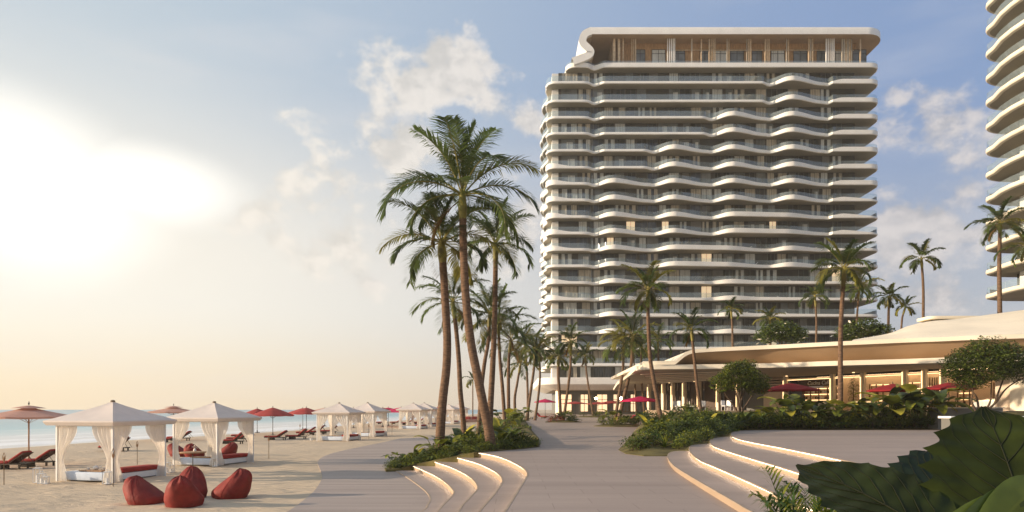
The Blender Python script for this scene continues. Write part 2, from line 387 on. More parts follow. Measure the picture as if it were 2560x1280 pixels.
def sea_material():
    m = bpy.data.materials.new('sea'); m.use_nodes = True; MATS['sea'] = m
    nt = m.node_tree; p = nt.nodes['Principled BSDF']; p.inputs['Roughness'].default_value = .28; p.inputs['Specular IOR Level'].default_value = .22
    at_ = nt.nodes.new('ShaderNodeAttribute'); at_.attribute_name = 'offshore'
    geo = nt.nodes.new('ShaderNodeNewGeometry')
    def mp(sx, sy, sc_, det=5, dist=.6):
        g = nt.nodes.new('ShaderNodeMapping'); g.inputs['Scale'].default_value = (sx, sy, 1); nt.links.new(geo.outputs['Position'], g.inputs[0])
        n = nt.nodes.new('ShaderNodeTexNoise'); n.inputs['Scale'].default_value = sc_; n.inputs['Detail'].default_value = det; n.inputs['Distortion'].default_value = dist
        nt.links.new(g.outputs[0], n.inputs['Vector']); return n.outputs['Fac']
    def mt(op, a, b_, c=None):
        n = nt.nodes.new('ShaderNodeMath'); n.operation = op
        for i, v in enumerate((a, b_) + ((c,) if c is not None else ())):
            if isinstance(v, (int, float)): n.inputs[i].default_value = v
            else: nt.links.new(v, n.inputs[i])
        return n.outputs[0]
    def ss(x, a, b_, c=0., d=1.):
        n = nt.nodes.new('ShaderNodeMapRange'); n.interpolation_type = 'SMOOTHSTEP'; nt.links.new(x, n.inputs[0])
        for i, v in enumerate((a, b_, c, d)): n.inputs[i + 1].default_value = v
        return n.outputs[0]
    off = at_.outputs['Fac']
    wob = mt('MULTIPLY_ADD', mp(.10, .03, 1.0), 16.0, off)
    wob = mt('ADD', wob, -8.0)
    ramp = nt.nodes.new('ShaderNodeValToRGB'); cr = ramp.color_ramp
    stops = [(0, (.62, .60, .55)), (.045, (.60, .62, .60)), (.12, (.36, .50, .52)), (.22, (.20, .40, .45)), (.5, (.16, .34, .40)), (1, (.20, .33, .38))]
    cr.elements[0].position, cr.elements[0].color = stops[0][0], (*stops[0][1], 1)
    cr.elements[1].position, cr.elements[1].color = stops[-1][0], (*stops[-1][1], 1)
    for q, c in stops[1:-1]: e = cr.elements.new(q); e.color = (*c, 1)
    nt.links.new(ss(wob, 0, 160), ramp.inputs[0])
    # foam: wash near the sand and broken lines of surf
    foam = None
    for c, w, k in ((3, 4.5, .95), (13, 3.5, .9), (24, 2.6, .85), (40, 2.2, .6), (64, 2.4, .4)):
        d = mt('ABSOLUTE', mt('SUBTRACT', wob, float(c)), 0.0)
        f = mt('MULTIPLY', ss(d, w, w * .2), k); foam = f if foam is None else mt('MAXIMUM', foam, f)
    br = ss(mp(.5, .12, 1.0, 6), .34, .60)
    foam = mt('MULTIPLY', foam, mt('MAXIMUM', br, ss(wob, 14, 4)))
    mx = nt.nodes.new('ShaderNodeMix'); mx.data_type = 'RGBA'; nt.links.new(foam, mx.inputs[0]); nt.links.new(ramp.outputs[0], mx.inputs[6])
    mx.inputs[7].default_value = (.86, .86, .84, 1); nt.links.new(mx.outputs[2], p.inputs['Base Color'])
    nt.links.new(mt('MULTIPLY_ADD', foam, .5, .3), p.inputs['Roughness'])
    bn = nt.nodes.new('ShaderNodeBump'); bn.inputs['Strength'].default_value = .5; bn.inputs['Distance'].default_value = .4
    nt.links.new(mp(.5, .18, 1.0, 6, .4), bn.inputs['Height']); nt.links.new(bn.outputs[0], p.inputs['Normal'])
sea_material()
offs = [-14, -6, 0, 4, 8, 14, 20, 30, 45, 70, 110, 180, 320, 700, 1600, 4000, 14000]
ys2 = [-300, -50, 20, 35, 50, 65, 80, 95, 110, 125, 141, 160, 176, 200, 240, 300, 380, 480, 600, 900, 1500, 2500, 4000, 9000, 20000]
rows = [[(shore_x(y) - o, y, -.42 + (.10 * math.sin(o * .45) if 0 < o < 60 else 0)) for o in offs] for y in ys2]
b = MB(); b.grid(rows, 'sea'); sea = structure(b.build('sea', smooth=True))
a_ = sea.data.attributes.new('offshore', 'FLOAT', 'POINT'); a_.data.foreach_set('value', [o for _ in ys2 for o in offs])

# beach-level boardwalk
edge = [onz(*p, zsand0) for p in [(1000, 1097), (960, 1106), (860, 1127), (812, 1141), (795, 1155), (797, 1167), (804, 1185), (805, 1197), (795, 1217), (780, 1235), (745, 1264), (720, 1281)]]
edge = smooth_path([(p.x, p.y) for p in edge], 5)
poly = [(p.x, p.y) for p in edge] + [(-7.0, 14), (-7.6, 3), (2, 3), (2, 30), (-2.0, 40), (-3.0, 78)]
b = MB(); b.prism(poly, -.2, lambda y: .035 + zsand0(y), 'boardwalk'); structure(b.build('boardwalk'))

def zcurve(pts, z, ext):
    P = [onz(x, y, z) for x, y in pts]; P = [(p.x, p.y) for p in P]
    return smooth_path(P + ext, 7)
LC = [
 ([(989, 1176), (1022, 1195), (1057, 1220), (1072, 1235), (1076, 1244), (1075, 1253), (1069, 1263), (1057, 1277)], .065, [(-3.3, 14.5), (-3.0, 4)]),
 ([(1022, 1159), (1060, 1175), (1095, 1192), (1120, 1210), (1134, 1225), (1136, 1232), (1130, 1241), (1100, 1272)], .28, [(-2.1, 14.5), (-2.0, 4)]),
 ([(1076, 1150), (1127, 1167), (1165, 1185), (1187, 1202), (1195, 1217), (1192, 1226), (1172, 1247), (1152, 1270)], .52, [(-1.3, 15), (-1.2, 4)]),
 ([(1131, 1140), (1190, 1156), (1227, 1172), (1250, 1187), (1257, 1200), (1254, 1210), (1235, 1237), (1202, 1275)], .76, [(-.8, 14), (-.8, 4)]),
 ([(1187, 1130), (1227, 1136), (1265, 1147), (1300, 1164), (1315, 1175), (1320, 1185), (1317, 1193), (1302, 1217), (1285, 1245), (1262, 1280)], 1.0, [(-.45, 11), (-.5, 4)]),
]
def stair(name, label, curves, back, side_x):
    root = empty(name, label, 'stairs', curves[0][0][0].to_3d() if hasattr(curves[0][0][0], 'to_3d') else (0, 0, 0))
    ox = Vector(root.location)
    for i, (P, z0, z1) in enumerate(curves):
        poly = [(p.x - ox.x, p.y - ox.y) for p in P] + [(x - ox.x, y - ox.y) for x, y in back(i)]
        b = MB(); b.prism(poly, z0 - .12, z1, 'paving', 'stone_riser'); s = b.build('step', root)
        # thin pale nosing along the edge and the light strip at its foot
        n = MB(); k = MB(); L = len(P)
        def off(j, d):
            t = P[min(j + 1, L - 1)] - P[max(j - 1, 0)]; t.normalize()
            return P[j] + Vector((-t.y, t.x)) * d * side_x
        for (d0, d1, za, zb, mm, bb) in ((-.035, .02, z1 - .03, z1 + .004, 'nosing_stone', n), (-.028, -.012, z1 - .037, z1 - .031, 'led_step', k)):
            rows = []
            for j in range(L):
                a0, a1 = off(j, d0), off(j, d1)
                rows.append([(a0.x - ox.x, a0.y - ox.y, za), (a0.x - ox.x, a0.y - ox.y, zb), (a1.x - ox.x, a1.y - ox.y, zb), (a1.x - ox.x, a1.y - ox.y, za)])
            bb.grid(rows, mm, close=True)
        n.build('nosing', s)
        if z1 - z0 > .1 and not (side_x == 1 and curves[0][2] > 1 and i == 0): k.build('light_strip', s)
    return root
zs_ = [c[1] for c in LC]; lowz = [.035] + zs_[:-1]
curL = [(zcurve(*c), lz, c[1]) for c, lz in zip(LC, lowz)]
stair('curved_steps', 'sweeping pale steps with glowing edges leading down to the beach boardwalk', curL[:4],
      lambda i: [(1.6, 4), (1.6, 15.5), (1.2, 24), (-.6, 33.0)], 1)
RC = [
 ([(1722, 1127), (1690, 1128), (1675, 1132), (1670, 1141), (1676, 1153), (1690, 1167), (1725, 1189), (1780, 1221), (1845, 1258), (1884, 1280)], 1.17, [(4.4, 9), (4.2, 4)]),
 ([(1777, 1109), (1740, 1109), (1727, 1115), (1724, 1124), (1731, 1135), (1752, 1151), (1790, 1167), (1848, 1192), (1920, 1224), (1990, 1255)], 1.34, [(5.25, 9), (5.1, 4)]),
 ([(1829, 1091), (1795, 1091), (1780, 1097), (1776, 1105), (1785, 1115), (1815, 1126), (1880, 1146), (1955, 1168), (2040, 1195), (2120, 1224)], 1.51, [(6.4, 9), (6.3, 4)]),
 ([(1900, 1075), (1855, 1076), (1834, 1080), (1829, 1087), (1838, 1094), (1870, 1103), (1960, 1120), (2060, 1140), (2180, 1165), (2320, 1195)], 1.68, [(8.3, 9), (8.2, 4)]),
]
curR = [(zcurve(*c), lz, c[1]) for c, lz in zip(RC, [1.0, 1.17, 1.34, 1.51])]
stair('curved_steps', 'sweeping pale steps with glowing edges climbing to the right hand terrace', curR[:3],
      lambda i: [(22, 4), (22, 20), (14, 38)] + ([(10.3, 36.3)] if i == 0 else [(12, 38.5)] if i == 1 else []), 1)
# promenade and terrace
P4 = curL[4][0]
left = [(p.x, p.y) for p in P4][::-1]
pl = [(1.4, 39), (1.3, 60), (1.6, 90), (3.2, 115), (4, 128), (6, 170)]
right = [(120, 170), (120, 60), (14, 45), (14, 4)]
b = MB(); poly = left + pl + right
bm_poly = poly
b.prism(poly, -.3, 1.0, 'paving', 'stone_riser')
# slope: split the top into bands so that it follows the rising ground
o = b.build('promenade'); bm = bmesh.new(); bm.from_mesh(o.data)
for yc in (45, 60, 80, 100, 130):
    bmesh.ops.bisect_plane(bm, geom=bm.verts[:] + bm.edges[:] + bm.faces[:], plane_co=(0, yc, 0), plane_no=(0, 1, 0))
for v in bm.verts:
    if v.co.z > .5: v.co.z = zprom(v.co.y)
bm.to_mesh(o.data); bm.free(); structure(o)
n = MB(); k = MB(); L = len(P4); rows, rows2 = [], []
for j in range(L):
    t = (P4[min(j + 1, L - 1)] - P4[max(j - 1, 0)]).normalized(); nv = Vector((-t.y, t.x))
    for (d0, d1, za, zb, rr) in ((-.035, .02, .97, 1.004, rows), (-.028, -.012, .963, .969, rows2)):
        a0, a1 = P4[j] + nv * d0, P4[j] + nv * d1
        rr.append([(a0.x, a0.y, za), (a0.x, a0.y, zb), (a1.x, a1.y, zb), (a1.x, a1.y, za)])
n.grid(rows, 'nosing_stone', close=True); n.build('nosing', o); k.grid(rows2, 'led_step', close=True); k.build('light_strip', o)
T4 = curR[3][0]
poly = [(p.x, p.y) for p in T4] + [(60, 4), (60, 48.5)]
b = MB(); b.prism(poly, 1.0, 1.68, 'paving', 'stone_riser'); terr = structure(b.build('upper_terrace'))
rows, rows2 = [], []; L = len(T4)
for j in range(L):
    t = (T4[min(j + 1, L - 1)] - T4[max(j - 1, 0)]).normalized(); nv = Vector((-t.y, t.x))
    for (d0, d1, za, zb, rr) in ((-.035, .02, 1.65, 1.684, rows), (-.028, -.012, 1.643, 1.649, rows2)):
        a0, a1 = T4[j] + nv * d0, T4[j] + nv * d1
        rr.append([(a0.x, a0.y, za), (a0.x, a0.y, zb), (a1.x, a1.y, zb), (a1.x, a1.y, za)])
n = MB(); n.grid(rows, 'nosing_stone', close=True); n.build('nosing', terr); k = MB(); k.grid(rows2, 'led_step', close=True); k.build('light_strip', terr)
b = MB(); b.prism([(17, 62.5), (21, 61.5), (60, 49.5), (95, 49.5), (95, 135), (26, 135), (22, 104)], 1.2, 3.0, 'paving', 'stone_riser'); structure(b.build('cafe_terrace'))
# planted banks
def bank(name, front, back, zf, m='soil', nx=150, ny=14, hump=.15):
    def res(P, k):
        P = [Vector(p) for p in P]; d = [0]
        for a, c in zip(P, P[1:]): d.append(d[-1] + (c - a).length)
        out = []
        for i in range(k):
            s = d[-1] * i / (k - 1); j = max(q for q in range(len(d)) if d[q] <= s + 1e-6); j = min(j, len(P) - 2)
            out.append(P[j].lerp(P[j + 1], (s - d[j]) / max(1e-6, d[j + 1] - d[j])))
        return out
    A, B = [], []
    for q in range(len(front) - 1):
        a0, a1, b0, b1 = (Vector(v) for v in (front[q], front[q + 1], back[q], back[q + 1])); k = max(2, int((a1 - a0).length / .5))
        for w in range(k): A.append(a0.lerp(a1, w / k)); B.append(b0.lerp(b1, w / k))
    A.append(Vector(front[-1])); B.append(Vector(back[-1]))
    rows = []
    for k in range(ny):
        t = k / (ny - 1)
        row = []
        for p, q in zip(A, B):
            v = p.lerp(q, t); v.z += hump * math.sin(math.pi * min(1, t * 1.0)) + .05 * mnoise.noise((v.x, v.y, 1)) * (0 < k < ny - 1)
            if k == 0: row0 = v.copy()
            row.append(v)
        rows.append(row)
    skirt = [Vector((v.x, v.y, v.z - .6)) for v in rows[0]]
    b = MB(); b.grid([skirt] + rows, m); return structure(b.build(name, smooth=True))
LB_front = [(-6.5, 36.5, .05), (-6.45, 34.6, .12), (-6.2, 33.6, .14), (-5.6, 33.9, .16), (-5.1, 34.4, .30), (-4.05, 34.0, .53), (-2.9, 33.5, .77), (-1.85, 33.1, 1.02), (-.8, 34.4, 1.03), (.6, 36.4, 1.03), (1.55, 38.4, 1.03)]
LB_back = [(-6.3, 38, .05), (-5.6, 60, .3), (-4.6, 90, .5), (-2.0, 112, .9), (3.3, 116, 1.74), (2.2, 80, 1.4), (1.55, 40, 1.05)]
bank('planting_bed', LB_front, [(-6.3, 39, .05), (-6, 45, .15), (-5.8, 52, .2), (-5.5, 60, .25), (-5.2, 70, .3), (-4.6, 85, .45), (-3.4, 100, .6), (-1.5, 110, .9), (1.5, 113, 1.7), (1.9, 85, 1.45), (1.75, 45, 1.08)], None, hump=.3)
RB_front = [onz(1610, 1062, zprom), onz(1600, 1090, zprom), onz(1560, 1112, zprom), onz(1546, 1124, 1.02), onz(1565, 1134, 1.02), onz(1610, 1139, 1.03), onz(1669, 1139, 1.03), onz(1722, 1126, 1.19), onz(1778, 1107, 1.36), onz(1832, 1089, 1.53), onz(1860, 1073, 1.70), onz(2100, 1071, 1.70), onz(2375, 1072, 1.70), Vector((36, 48.6, 1.72))]
RB_back = [(19, 84, 1.7), (13, 66, 2.2), (12.5, 62, 2.3), (12.5, 58, 2.3), (12, 52, 2.2), (12, 50, 2.1), (12.5, 50, 2.1), (12.5, 52, 2.2), (13, 55, 2.4), (14.5, 60, 2.8), (19, 61.2, 2.95), (25, 59.5, 2.95), (32, 57, 2.95), (42, 54.5, 2.95)]
bank('planting_bank', RB_front, RB_back, None, hump=.25)
# ------------------------------------------------------------------ the main tower
DF = 150.0                                  # distance of the balcony front
def bx(px): return (px - 1280) / F * DF     # a facade x
def bz(py): return EYE + (HZ - py) / F * DF
XL, XR, YB = bx(1365), bx(2205), DF + 30
tower = empty('apartment_tower', 'tall white apartment tower with wavy curving balconies behind the palms', 'building', (bx(1785), DF + 14, 2.0))
TO = Vector(tower.location)
def tb(b, name, parent=None, smooth=False):
    """link a builder whose points are world points as a part of the tower"""
    o = b.build(name, None, smooth); o.parent = parent or tower
    if parent is None: o.matrix_parent_inverse = Matrix.Translation(-TO)
    return o
YBOT = [168, 208.6, 254.9, 296, 336, 378.5, 421, 462, 503, 545, 586, 627, 668, 710, 751, 792, 834, 874, 915]
DIPS = [1487, 1637, 1783, 1930, 2078]
def front_fn(i):
    """control points (px, offset towards the viewer, fascia height) of balcony i"""
    fl = i + 1
    if fl == 1: bumps = {}
    elif fl in (2, 3): bumps = {3: 1}
    elif fl in (4, 5): bumps = {2: 1, 3: 1}
    elif fl in (6, 7): bumps = {1: 1, 2: 1, 3: 1}
    elif fl in (8, 9): bumps = {0: 1, 1: 1, 2: 1, 3: 1}
    elif fl in (10, 11): bumps = {0: 1, 1: 1, 2: 2}
    elif fl == 12: bumps = {0: 1, 1: 2, 3: .6}
    elif fl == 13: bumps = {0: 1, 1: 2, 3: .5}
    elif fl in (14, 15, 16, 17): bumps = {0: 1, 2: .8}
    else: bumps = {}
    hf = .55 if fl in (2, 3, 4, 5, 6, 7) else .62
    he = 1.05 if fl <= 8 else (.75 if fl <= 11 else .6)
    if fl == 1: hf = he = 1.05
    c = [(1365, 0, hf), (1462, 0, hf)]
    if fl <= 17: c += [(1470, -.15, hf), (1487, -1.45, hf + .1)]
    flat = fl > 17
    pos = 1487; k = 0
    cur = -1.45 if not flat else 0
    prev_flat = False
    while k < 4:
        d0, d1 = DIPS[k], DIPS[k + 1]
        if k in bumps:
            amp = bumps[k]
            if prev_flat: c += [(d0 - 24, 0, hf), (d0, -1.35 if amp >= 1 else -.4, hf + .15)]
            pk = 1.5 if amp in (1, 2) else .5
            end = DIPS[min(4, k + 2)] if amp == 2 else d1
            c += [(d0 + 34, pk * .85, 1.0), (d0 + 46, pk, 1.05)]
            if amp == 2: c += [((d0 + end) / 2 + 30, pk * .55, 1.0)]
            last_bump = (k + (1 if amp == 2 else 0))
            nxt = last_bump + 1
            if nxt in bumps or nxt >= 4: c += [(end - 14, -.95, .75), (end, -1.3 if fl <= 11 else -.9, .72)]
            else: c += [(end - 30, .05, .75)]
            prev_flat = nxt not in bumps
            k = last_bump + 1
        else:
            if not prev_flat and k == 0 and not flat: c += [(d0 + 24, 0, hf)]
            prev_flat = True; k += 1
    if prev_flat: c += [(2078, 0, hf)]
    c += [(2108, 0, he), (2195, 0, he)]
    if 9 <= fl <= 11: c[-2] = (2108, 0, 1.0); c[-1] = (2195, 0, .45)
    if 7 <= fl <= 12 or fl in (14, 15): c[0] = (1365, 0, 1.35); c[1] = (1432, 0, hf); c.insert(2, (1462, 0, hf))
    return c
def ev(c, px):
    if px <= c[0][0]: return c[0][1:]
    for a, b_ in zip(c, c[1:]):
        if px <= b_[0]:
            t = (px - a[0]) / (b_[0] - a[0]); t = t * t * (3 - 2 * t) * .75 + t * .25
            return (a[1] + (b_[1] - a[1]) * t, a[2] + (b_[2] - a[2]) * t)
    return c[-1][1:]
def perimeter(c, xl, xr, i):
    P = []   # x, y, fascia height ; clockwise from the left front corner
    rc = 2.2
    n = 150
    pts = []
    for k in range(n + 1):
        px = 1365 + (2205 - 1365) * k / n
        x = bx(px)
        if x < xl: continue
        o, h = ev(c, px); y = DF - o
        if x < xl + rc: q = (xl + rc - x) / rc; y += rc * (1 - math.sqrt(max(0, 1 - q * q)))
        if x > xr - rc: q = (x - xr + rc) / rc; y += rc * (1 - math.sqrt(max(0, 1 - q * q)))
        pts.append((x, y, h))
    hl, hr = pts[0][2], pts[-1][2]
    rgt = [(xr, DF + rc + 1 + k * 2.5, hr) for k in range(10)]
    lft = []
    for k in range(34):
        y = YB - (YB - DF - rc - .6) * k / 33
        w = .55 * math.sin((y - DF) * .55 + i * .35) * sstep(DF + 2, DF + 6, y)
        lft.append((xl + .2 - w, y, max(.6, hl * .8)))
    return pts + rgt + [(xr, YB, hr)] + [(xl + .6, YB, hl)] + lft[1:]
def inset(P, d):
    out = []; n = len(P)
    for k in range(n):
        a, b_ = Vector(P[k - 1][:2]), Vector(P[(k + 1) % n][:2])
        t = b_ - a
        if t.length < 1e-6: t = Vector((1, 0))
        t.normalize(); out.append((P[k][0] - t.y * d, P[k][1] + t.x * d, P[k][2]))
    return out
rf = random.Random(5)
winlist = []
for i, yb in enumerate(YBOT):
    fl = i + 1
    z0 = bz(yb); c = front_fn(i)
    xl = bx(1415) if fl == 1 else (XL if fl > 1 else XL)
    P = perimeter(c, xl, XR, i)
    n = len(P)
    rings = [[(p[0], p[1], z0) for p in inset(P, .22)], [(p[0], p[1], z0 + .04) for p in inset(P, .07)], [(p[0], p[1], z0 + .12) for p in P],
             [(p[0], p[1], z0 + p[2] - .05) for p in inset(P, .03)], [(p[0], p[1], z0 + p[2]) for p in inset(P, .08)], [(p[0], p[1], z0 + p[2]) for p in inset(P, .24)], [(p[0], p[1], z0 + .42) for p in inset(P, .26)]]
    b = MB(); o = 0
    vs = [v for r in rings for v in r]
    fs = [(r * n + k, r * n + (k + 1) % n, (r + 1) * n + (k + 1) % n, (r + 1) * n + k) for r in range(len(rings) - 1) for k in range(n)]
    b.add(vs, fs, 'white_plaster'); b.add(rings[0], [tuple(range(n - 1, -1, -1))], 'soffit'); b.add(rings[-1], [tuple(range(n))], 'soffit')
    bal = tb(b, 'balcony', smooth=24)
    # glass railing along the front and the sides
    Q = inset(P, .16)
    gb = MB(); ztop = z0 + (1.75 if fl > 1 else 1.5)
    rows = [[(q[0], q[1], z0 + P[k][2] + .004) for k, q in enumerate(Q)], [(q[0], q[1], max(ztop, z0 + P[k][2] + .32)) for k, q in enumerate(Q)]]
    m_ = len([p for p in P if p[1] < DF + 5]) 
    front = [k for k in range(n) if P[k][1] < DF + 24 and not (P[k][0] > XL + 3 and P[k][0] < XR - 3 and P[k][1] > DF + 20)]
    rows = [[r[k] for k in front] for r in rows]
    if front[-1] == n - 1: gb.grid(rows, 'glass_rail')
    tb(gb, 'glass_railing', bal, smooth=True)
    # storey wall behind the balcony
    if i + 1 < len(YBOT): zb = bz(YBOT[i + 1]) + .43
    else: zb = bz(962)
    if fl >= 1:
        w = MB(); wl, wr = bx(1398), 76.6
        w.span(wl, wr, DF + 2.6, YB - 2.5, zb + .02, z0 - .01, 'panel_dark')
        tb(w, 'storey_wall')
        hw = z0 - zb - .12
        # bays
        s = MB(); s.box((bx(1391), DF + 5.2, zb + hw / 2 + .03), (1.6, 5.0, hw), 'white_plaster'); tb(s, 'side_wall')
        xs_ = [1405, 1447, 1480] + [1486 + 27.5 * q for q in range(24)]
        for q in range(len(xs_) - 1):
            a0, a1 = bx(xs_[q]), bx(xs_[q + 1])
            if a1 > wr - .3: break
            r = rf.random()
            kind = 'window_dark' if r < .30 else 'window_grey' if r < .46 else 'curtain_pale' if r < .60 else 'curtain_beige' if r < .76 else 'panel_grey' if r < .80 else None
            if fl > 8 and r < .03: kind = 'window_lit'
            if kind is None: continue
            wd = (a1 - a0) * rf.choice((.62, .8, .94, .94)); xc = a0 + wd / 2 + rf.random() * (a1 - a0 - wd)
            winlist.append((fl, xc, zb + hw / 2 + .03, wd, hw, kind, rf.random()))
# a window = pane with a thin dark frame, one part each; the top storeys show largest
winlist.sort(key=lambda w: (w[0] > 12, rf.random()))
def add_window(b, fr, w):
    fl, xc, zc, wd, hw, kind, r = w
    y = DF + 2.6
    if kind.startswith('curtain'):
        n = 9; rows = []
        for k in range(n + 1):
            x = xc - wd / 2 + wd * k / n; yy = y - .03 - .05 * (k % 2); rows.append([(x, yy, zc - hw / 2), (x, yy, zc + hw / 2)])
        b.grid(rows, kind)
        if r < .5: b.span(xc - wd * .16, xc + wd * .12, y - .11, y - .09, zc - hw / 2, zc + hw * .48, 'window_dark')
    else:
        b.span(xc - wd / 2, xc + wd / 2, y - .05, y - .003, zc - hw / 2, zc + hw / 2, kind)
        if kind == 'window_grey' and r < .6: b.span(xc - wd * .1, xc + wd * .35, y - .07, y - .052, zc - hw / 2, zc + hw * .3, 'curtain_pale')
    t = .045
    for x in (xc - wd / 2, xc + wd / 2, xc): fr.span(x - t / 2, x + t / 2, y - .14, y - .0, zc - hw / 2, zc + hw / 2, 'panel_grey')
for w in winlist[:98]:
    b, fr = MB(), MB(); add_window(b, fr, w); p = tb(b, 'window'); tb(fr, 'window_frame', p)
b, fr = MB(), MB()
for w in winlist[98:]: add_window(b, fr, w)
p = tb(b, 'window'); p['kind'] = 'stuff'; tb(fr, 'window_frame', p)
# podium: rounded slab with a sloping underside
zt, zb_ = bz(0) , 0
def rr(x0, x1, y0, y1, r, n=10):
    out = []
    for cx, cy, a0 in ((x0 + r, y0 + r, 180), (x1 - r, y0 + r, 270), (x1 - r, y1 - r, 0), (x0 + r, y1 - r, 90)):
        out += [(cx + r * math.cos(R(a0 + 90 * k / n)), cy + r * math.sin(R(a0 + 90 * k / n)), 0) for k in range(n + 1)]
    return out
P = rr(5.5, 70, 141, 182, 4.5); n = len(P)
lev = [(0, 9.75), (-.06, 9.2), (.0, 8.35), (.25, 8.15), (3.2, 7.25)]
rings = [[(p[0], p[1], z) for p in inset(P, d)] for d, z in lev][::-1]
b = MB(); b.add([v for r in rings for v in r], [(r * n + k, r * n + (k + 1) % n, (r + 1) * n + (k + 1) % n, (r + 1) * n + k) for r in range(len(rings) - 1) for k in range(n)], 'white_plaster')
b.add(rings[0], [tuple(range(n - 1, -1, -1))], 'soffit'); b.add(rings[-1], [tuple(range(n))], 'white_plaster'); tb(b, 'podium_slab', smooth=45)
w = MB(); w.span(10.5, 66, 150, 180, 1.9, 7.24, 'panel_grey'); tb(w, 'ground_floor_wall')
for px0, px1, k in [(1402, 1429, 'cafe_glow'), (1451, 1470, 'cafe_glow'), (1473, 1486, 'window_grey'), (1492, 1518, 'cafe_glow'), (1533, 1552, 'cafe_glow'), (1556, 1572, 'window_grey'), (1576, 1590, 'cafe_glow')]:
    b, fr = MB(), MB(); x0, x1 = (px0 - 1280) / F * 150, (px1 - 1280) / F * 150
    b.span(x0, x1, 149.93, 149.99, 2.7, 6.4, k); p = tb(b, 'shop_window')
    for x in (x0, (x0 + x1) / 2, x1): fr.span(x - .06, x + .06, 149.8, 149.92, 2.6, 6.5, 'bronze')
    for z in (2.65, 4.4, 5.3, 6.45): fr.span(x0, x1, 149.82, 149.91, z - .05, z + .05, 'bronze')
    tb(fr, 'window_frame', p)
c_ = MB(); c_.lathe([(.55, 0), (.55, 5.4)], (9.9, 147, 1.9), 'white_plaster'); tb(c_, 'corner_column', smooth=60)
for z0_, z1_ in ((2.3, 3.7), (3.85, 7.0)):
    e_ = MB(); e_.box((9.75, 146.35, (z0_ + z1_) / 2), (.5, .12, z1_ - z0_), 'led'); tb(e_, 'light_panel')
# penthouse
zf, zr = bz(155.8) - .6, bz(89)
w = MB(); w.span(bx(1540), 77.2, DF + 3.2, YB - 4, zf, zr - .02, 'wood_wall'); pent = tb(w, 'penthouse_wall')
xs_ = [1600, 1646, 1695, 1762, 1800, 1842, 1892, 1944, 2000, 2054, 2104, 2148]
for q, px in enumerate(xs_):
    X = (px - 1280) / F * 153.2; wd = 3.0 if q % 3 else 2.2
    b, fr = MB(), MB(); kind = ['window_grey', 'curtain_pale', 'window_grey', 'window_grey', 'curtain_pale', 'window_grey'][q % 6]
    z1 = zf + 5.0
    b.span(X - wd / 2, X + wd / 2, DF + 3.12, DF + 3.19, zf, z1, kind); p = tb(b, 'penthouse_window')
    for x in (X - wd / 2, X, X + wd / 2): fr.span(x - .05, x + .05, DF + 3.02, DF + 3.11, zf, z1, 'metal_dark')
    for z in (z1 - .9, z1): fr.span(X - wd / 2, X + wd / 2, DF + 3.03, DF + 3.10, z - .04, z + .04, 'metal_dark')
    tb(fr, 'window_frame', p)
for X, n_fin in [(bx(p_) + .42 * q_, p_) for p_, n_q in ((1560, 1), (1582, 3), (1672, 4), (1690, 1), (1733, 1), (1757, 1), (1777, 4), (1822, 2), (1872, 3), (1918, 3), (1972, 2), (2028, 3), (2072, 5), (2112, 6), (2158, 1)) for q_ in range(n_q)]:
    if True:
        b = MB(); wd = rf.choice((.13, .18, .22)); b.span(X - wd / 2, X + wd / 2, DF + 1.1, DF + 1.35, zf, zr - .03, 'white_plaster' if X in (0,) or n_fin in (1672, 1690, 2072) else rf.choice(('wood_pale', 'wood_pale', 'curtain_beige'))); tb(b, 'wood_fin')
for px in (1535, 1547): b = MB(); X = bx(px); b.span(X, X + .5, DF + 1.2, DF + 9, zf, zr - .03, 'wood_pale'); tb(b, 'wood_fin')
b = MB(); b.span(bx(1690), 76.6, DF + 2.9, DF + 3.0, zr - 1.75, zr - 1.55, 'wood_pale'); tb(b, 'wood_beam')
# roof ribbon: slab that turns down at its left end, pinches and flares out again
ctr = [(2300, 80), (1478, 80), (1462, 88), (1456, 102), (1458, 112), (1468, 122), (1476, 132), (1470, 141), (1452, 149), (1432, 156)]
mid = smooth_path([(bx(x), bz(y)) for x, y in ctr[1:]], 7); th = .8
yf, yk = DF - .6, DF + 26
ctr[1] = (1484, 80)
top = []; bot = []
for j, p in enumerate(mid):
    t = (mid[min(j + 1, len(mid) - 1)] - mid[max(j - 1, 0)]).normalized(); nv = Vector((t.y, -t.x))
    tk = th * (1 + .0 * j); top.append(p + nv * -tk * -1); bot.append(p - nv * tk)
b = MB(); rows = []
for a, c2 in zip(top, bot): rows.append([(a.x, yf, a.y), (a.x, yk, a.y), (c2.x, yk, c2.y), (c2.x, yf, c2.y)])
b.grid(rows, 'white_plaster', close=True)
# inner face in warm timber
rows = [[(p.x, yf + 1.0, p.y), (p.x, yk - .5, p.y)] for p in [Vector((q.x, q.y)) for q in (top if top[5].x > bot[5].x else bot)]]
ribbon = tb(b, 'roof_ribbon', smooth=50)
inner = top if top[len(top) // 3].x > bot[len(top) // 3].x else bot
rows = []
for j in range(len(inner)):
    t = (mid[min(j + 1, len(mid) - 1)] - mid[max(j - 1, 0)]).normalized(); s = 1 if inner is top else -1
    q = inner[j] + Vector((t.y, -t.x)) * .03 * s
    rows.append([(q.x, yf + .9, q.y), (q.x, yk - .5, q.y)])
b = MB(); b.grid(rows, 'wood_pale'); tb(b, 'ribbon_lining', ribbon, smooth=True)
P = rr(bx(1477), bx(2218), yf, yk, .01)
P = [(bx(1474), yk, 0), (bx(1474), yf + .004, 0)]
for k in range(11): a = R(270 + 90 * k / 10); P.append((bx(2218) - 4.5 + 4.5 * math.cos(a), yf + 4.5 + 4.5 * math.sin(a), 0))
P += [(bx(2218), yk, 0)]; n = len(P)
zr0, zr1 = bz(80) - th + .004, bz(80) + th - .004
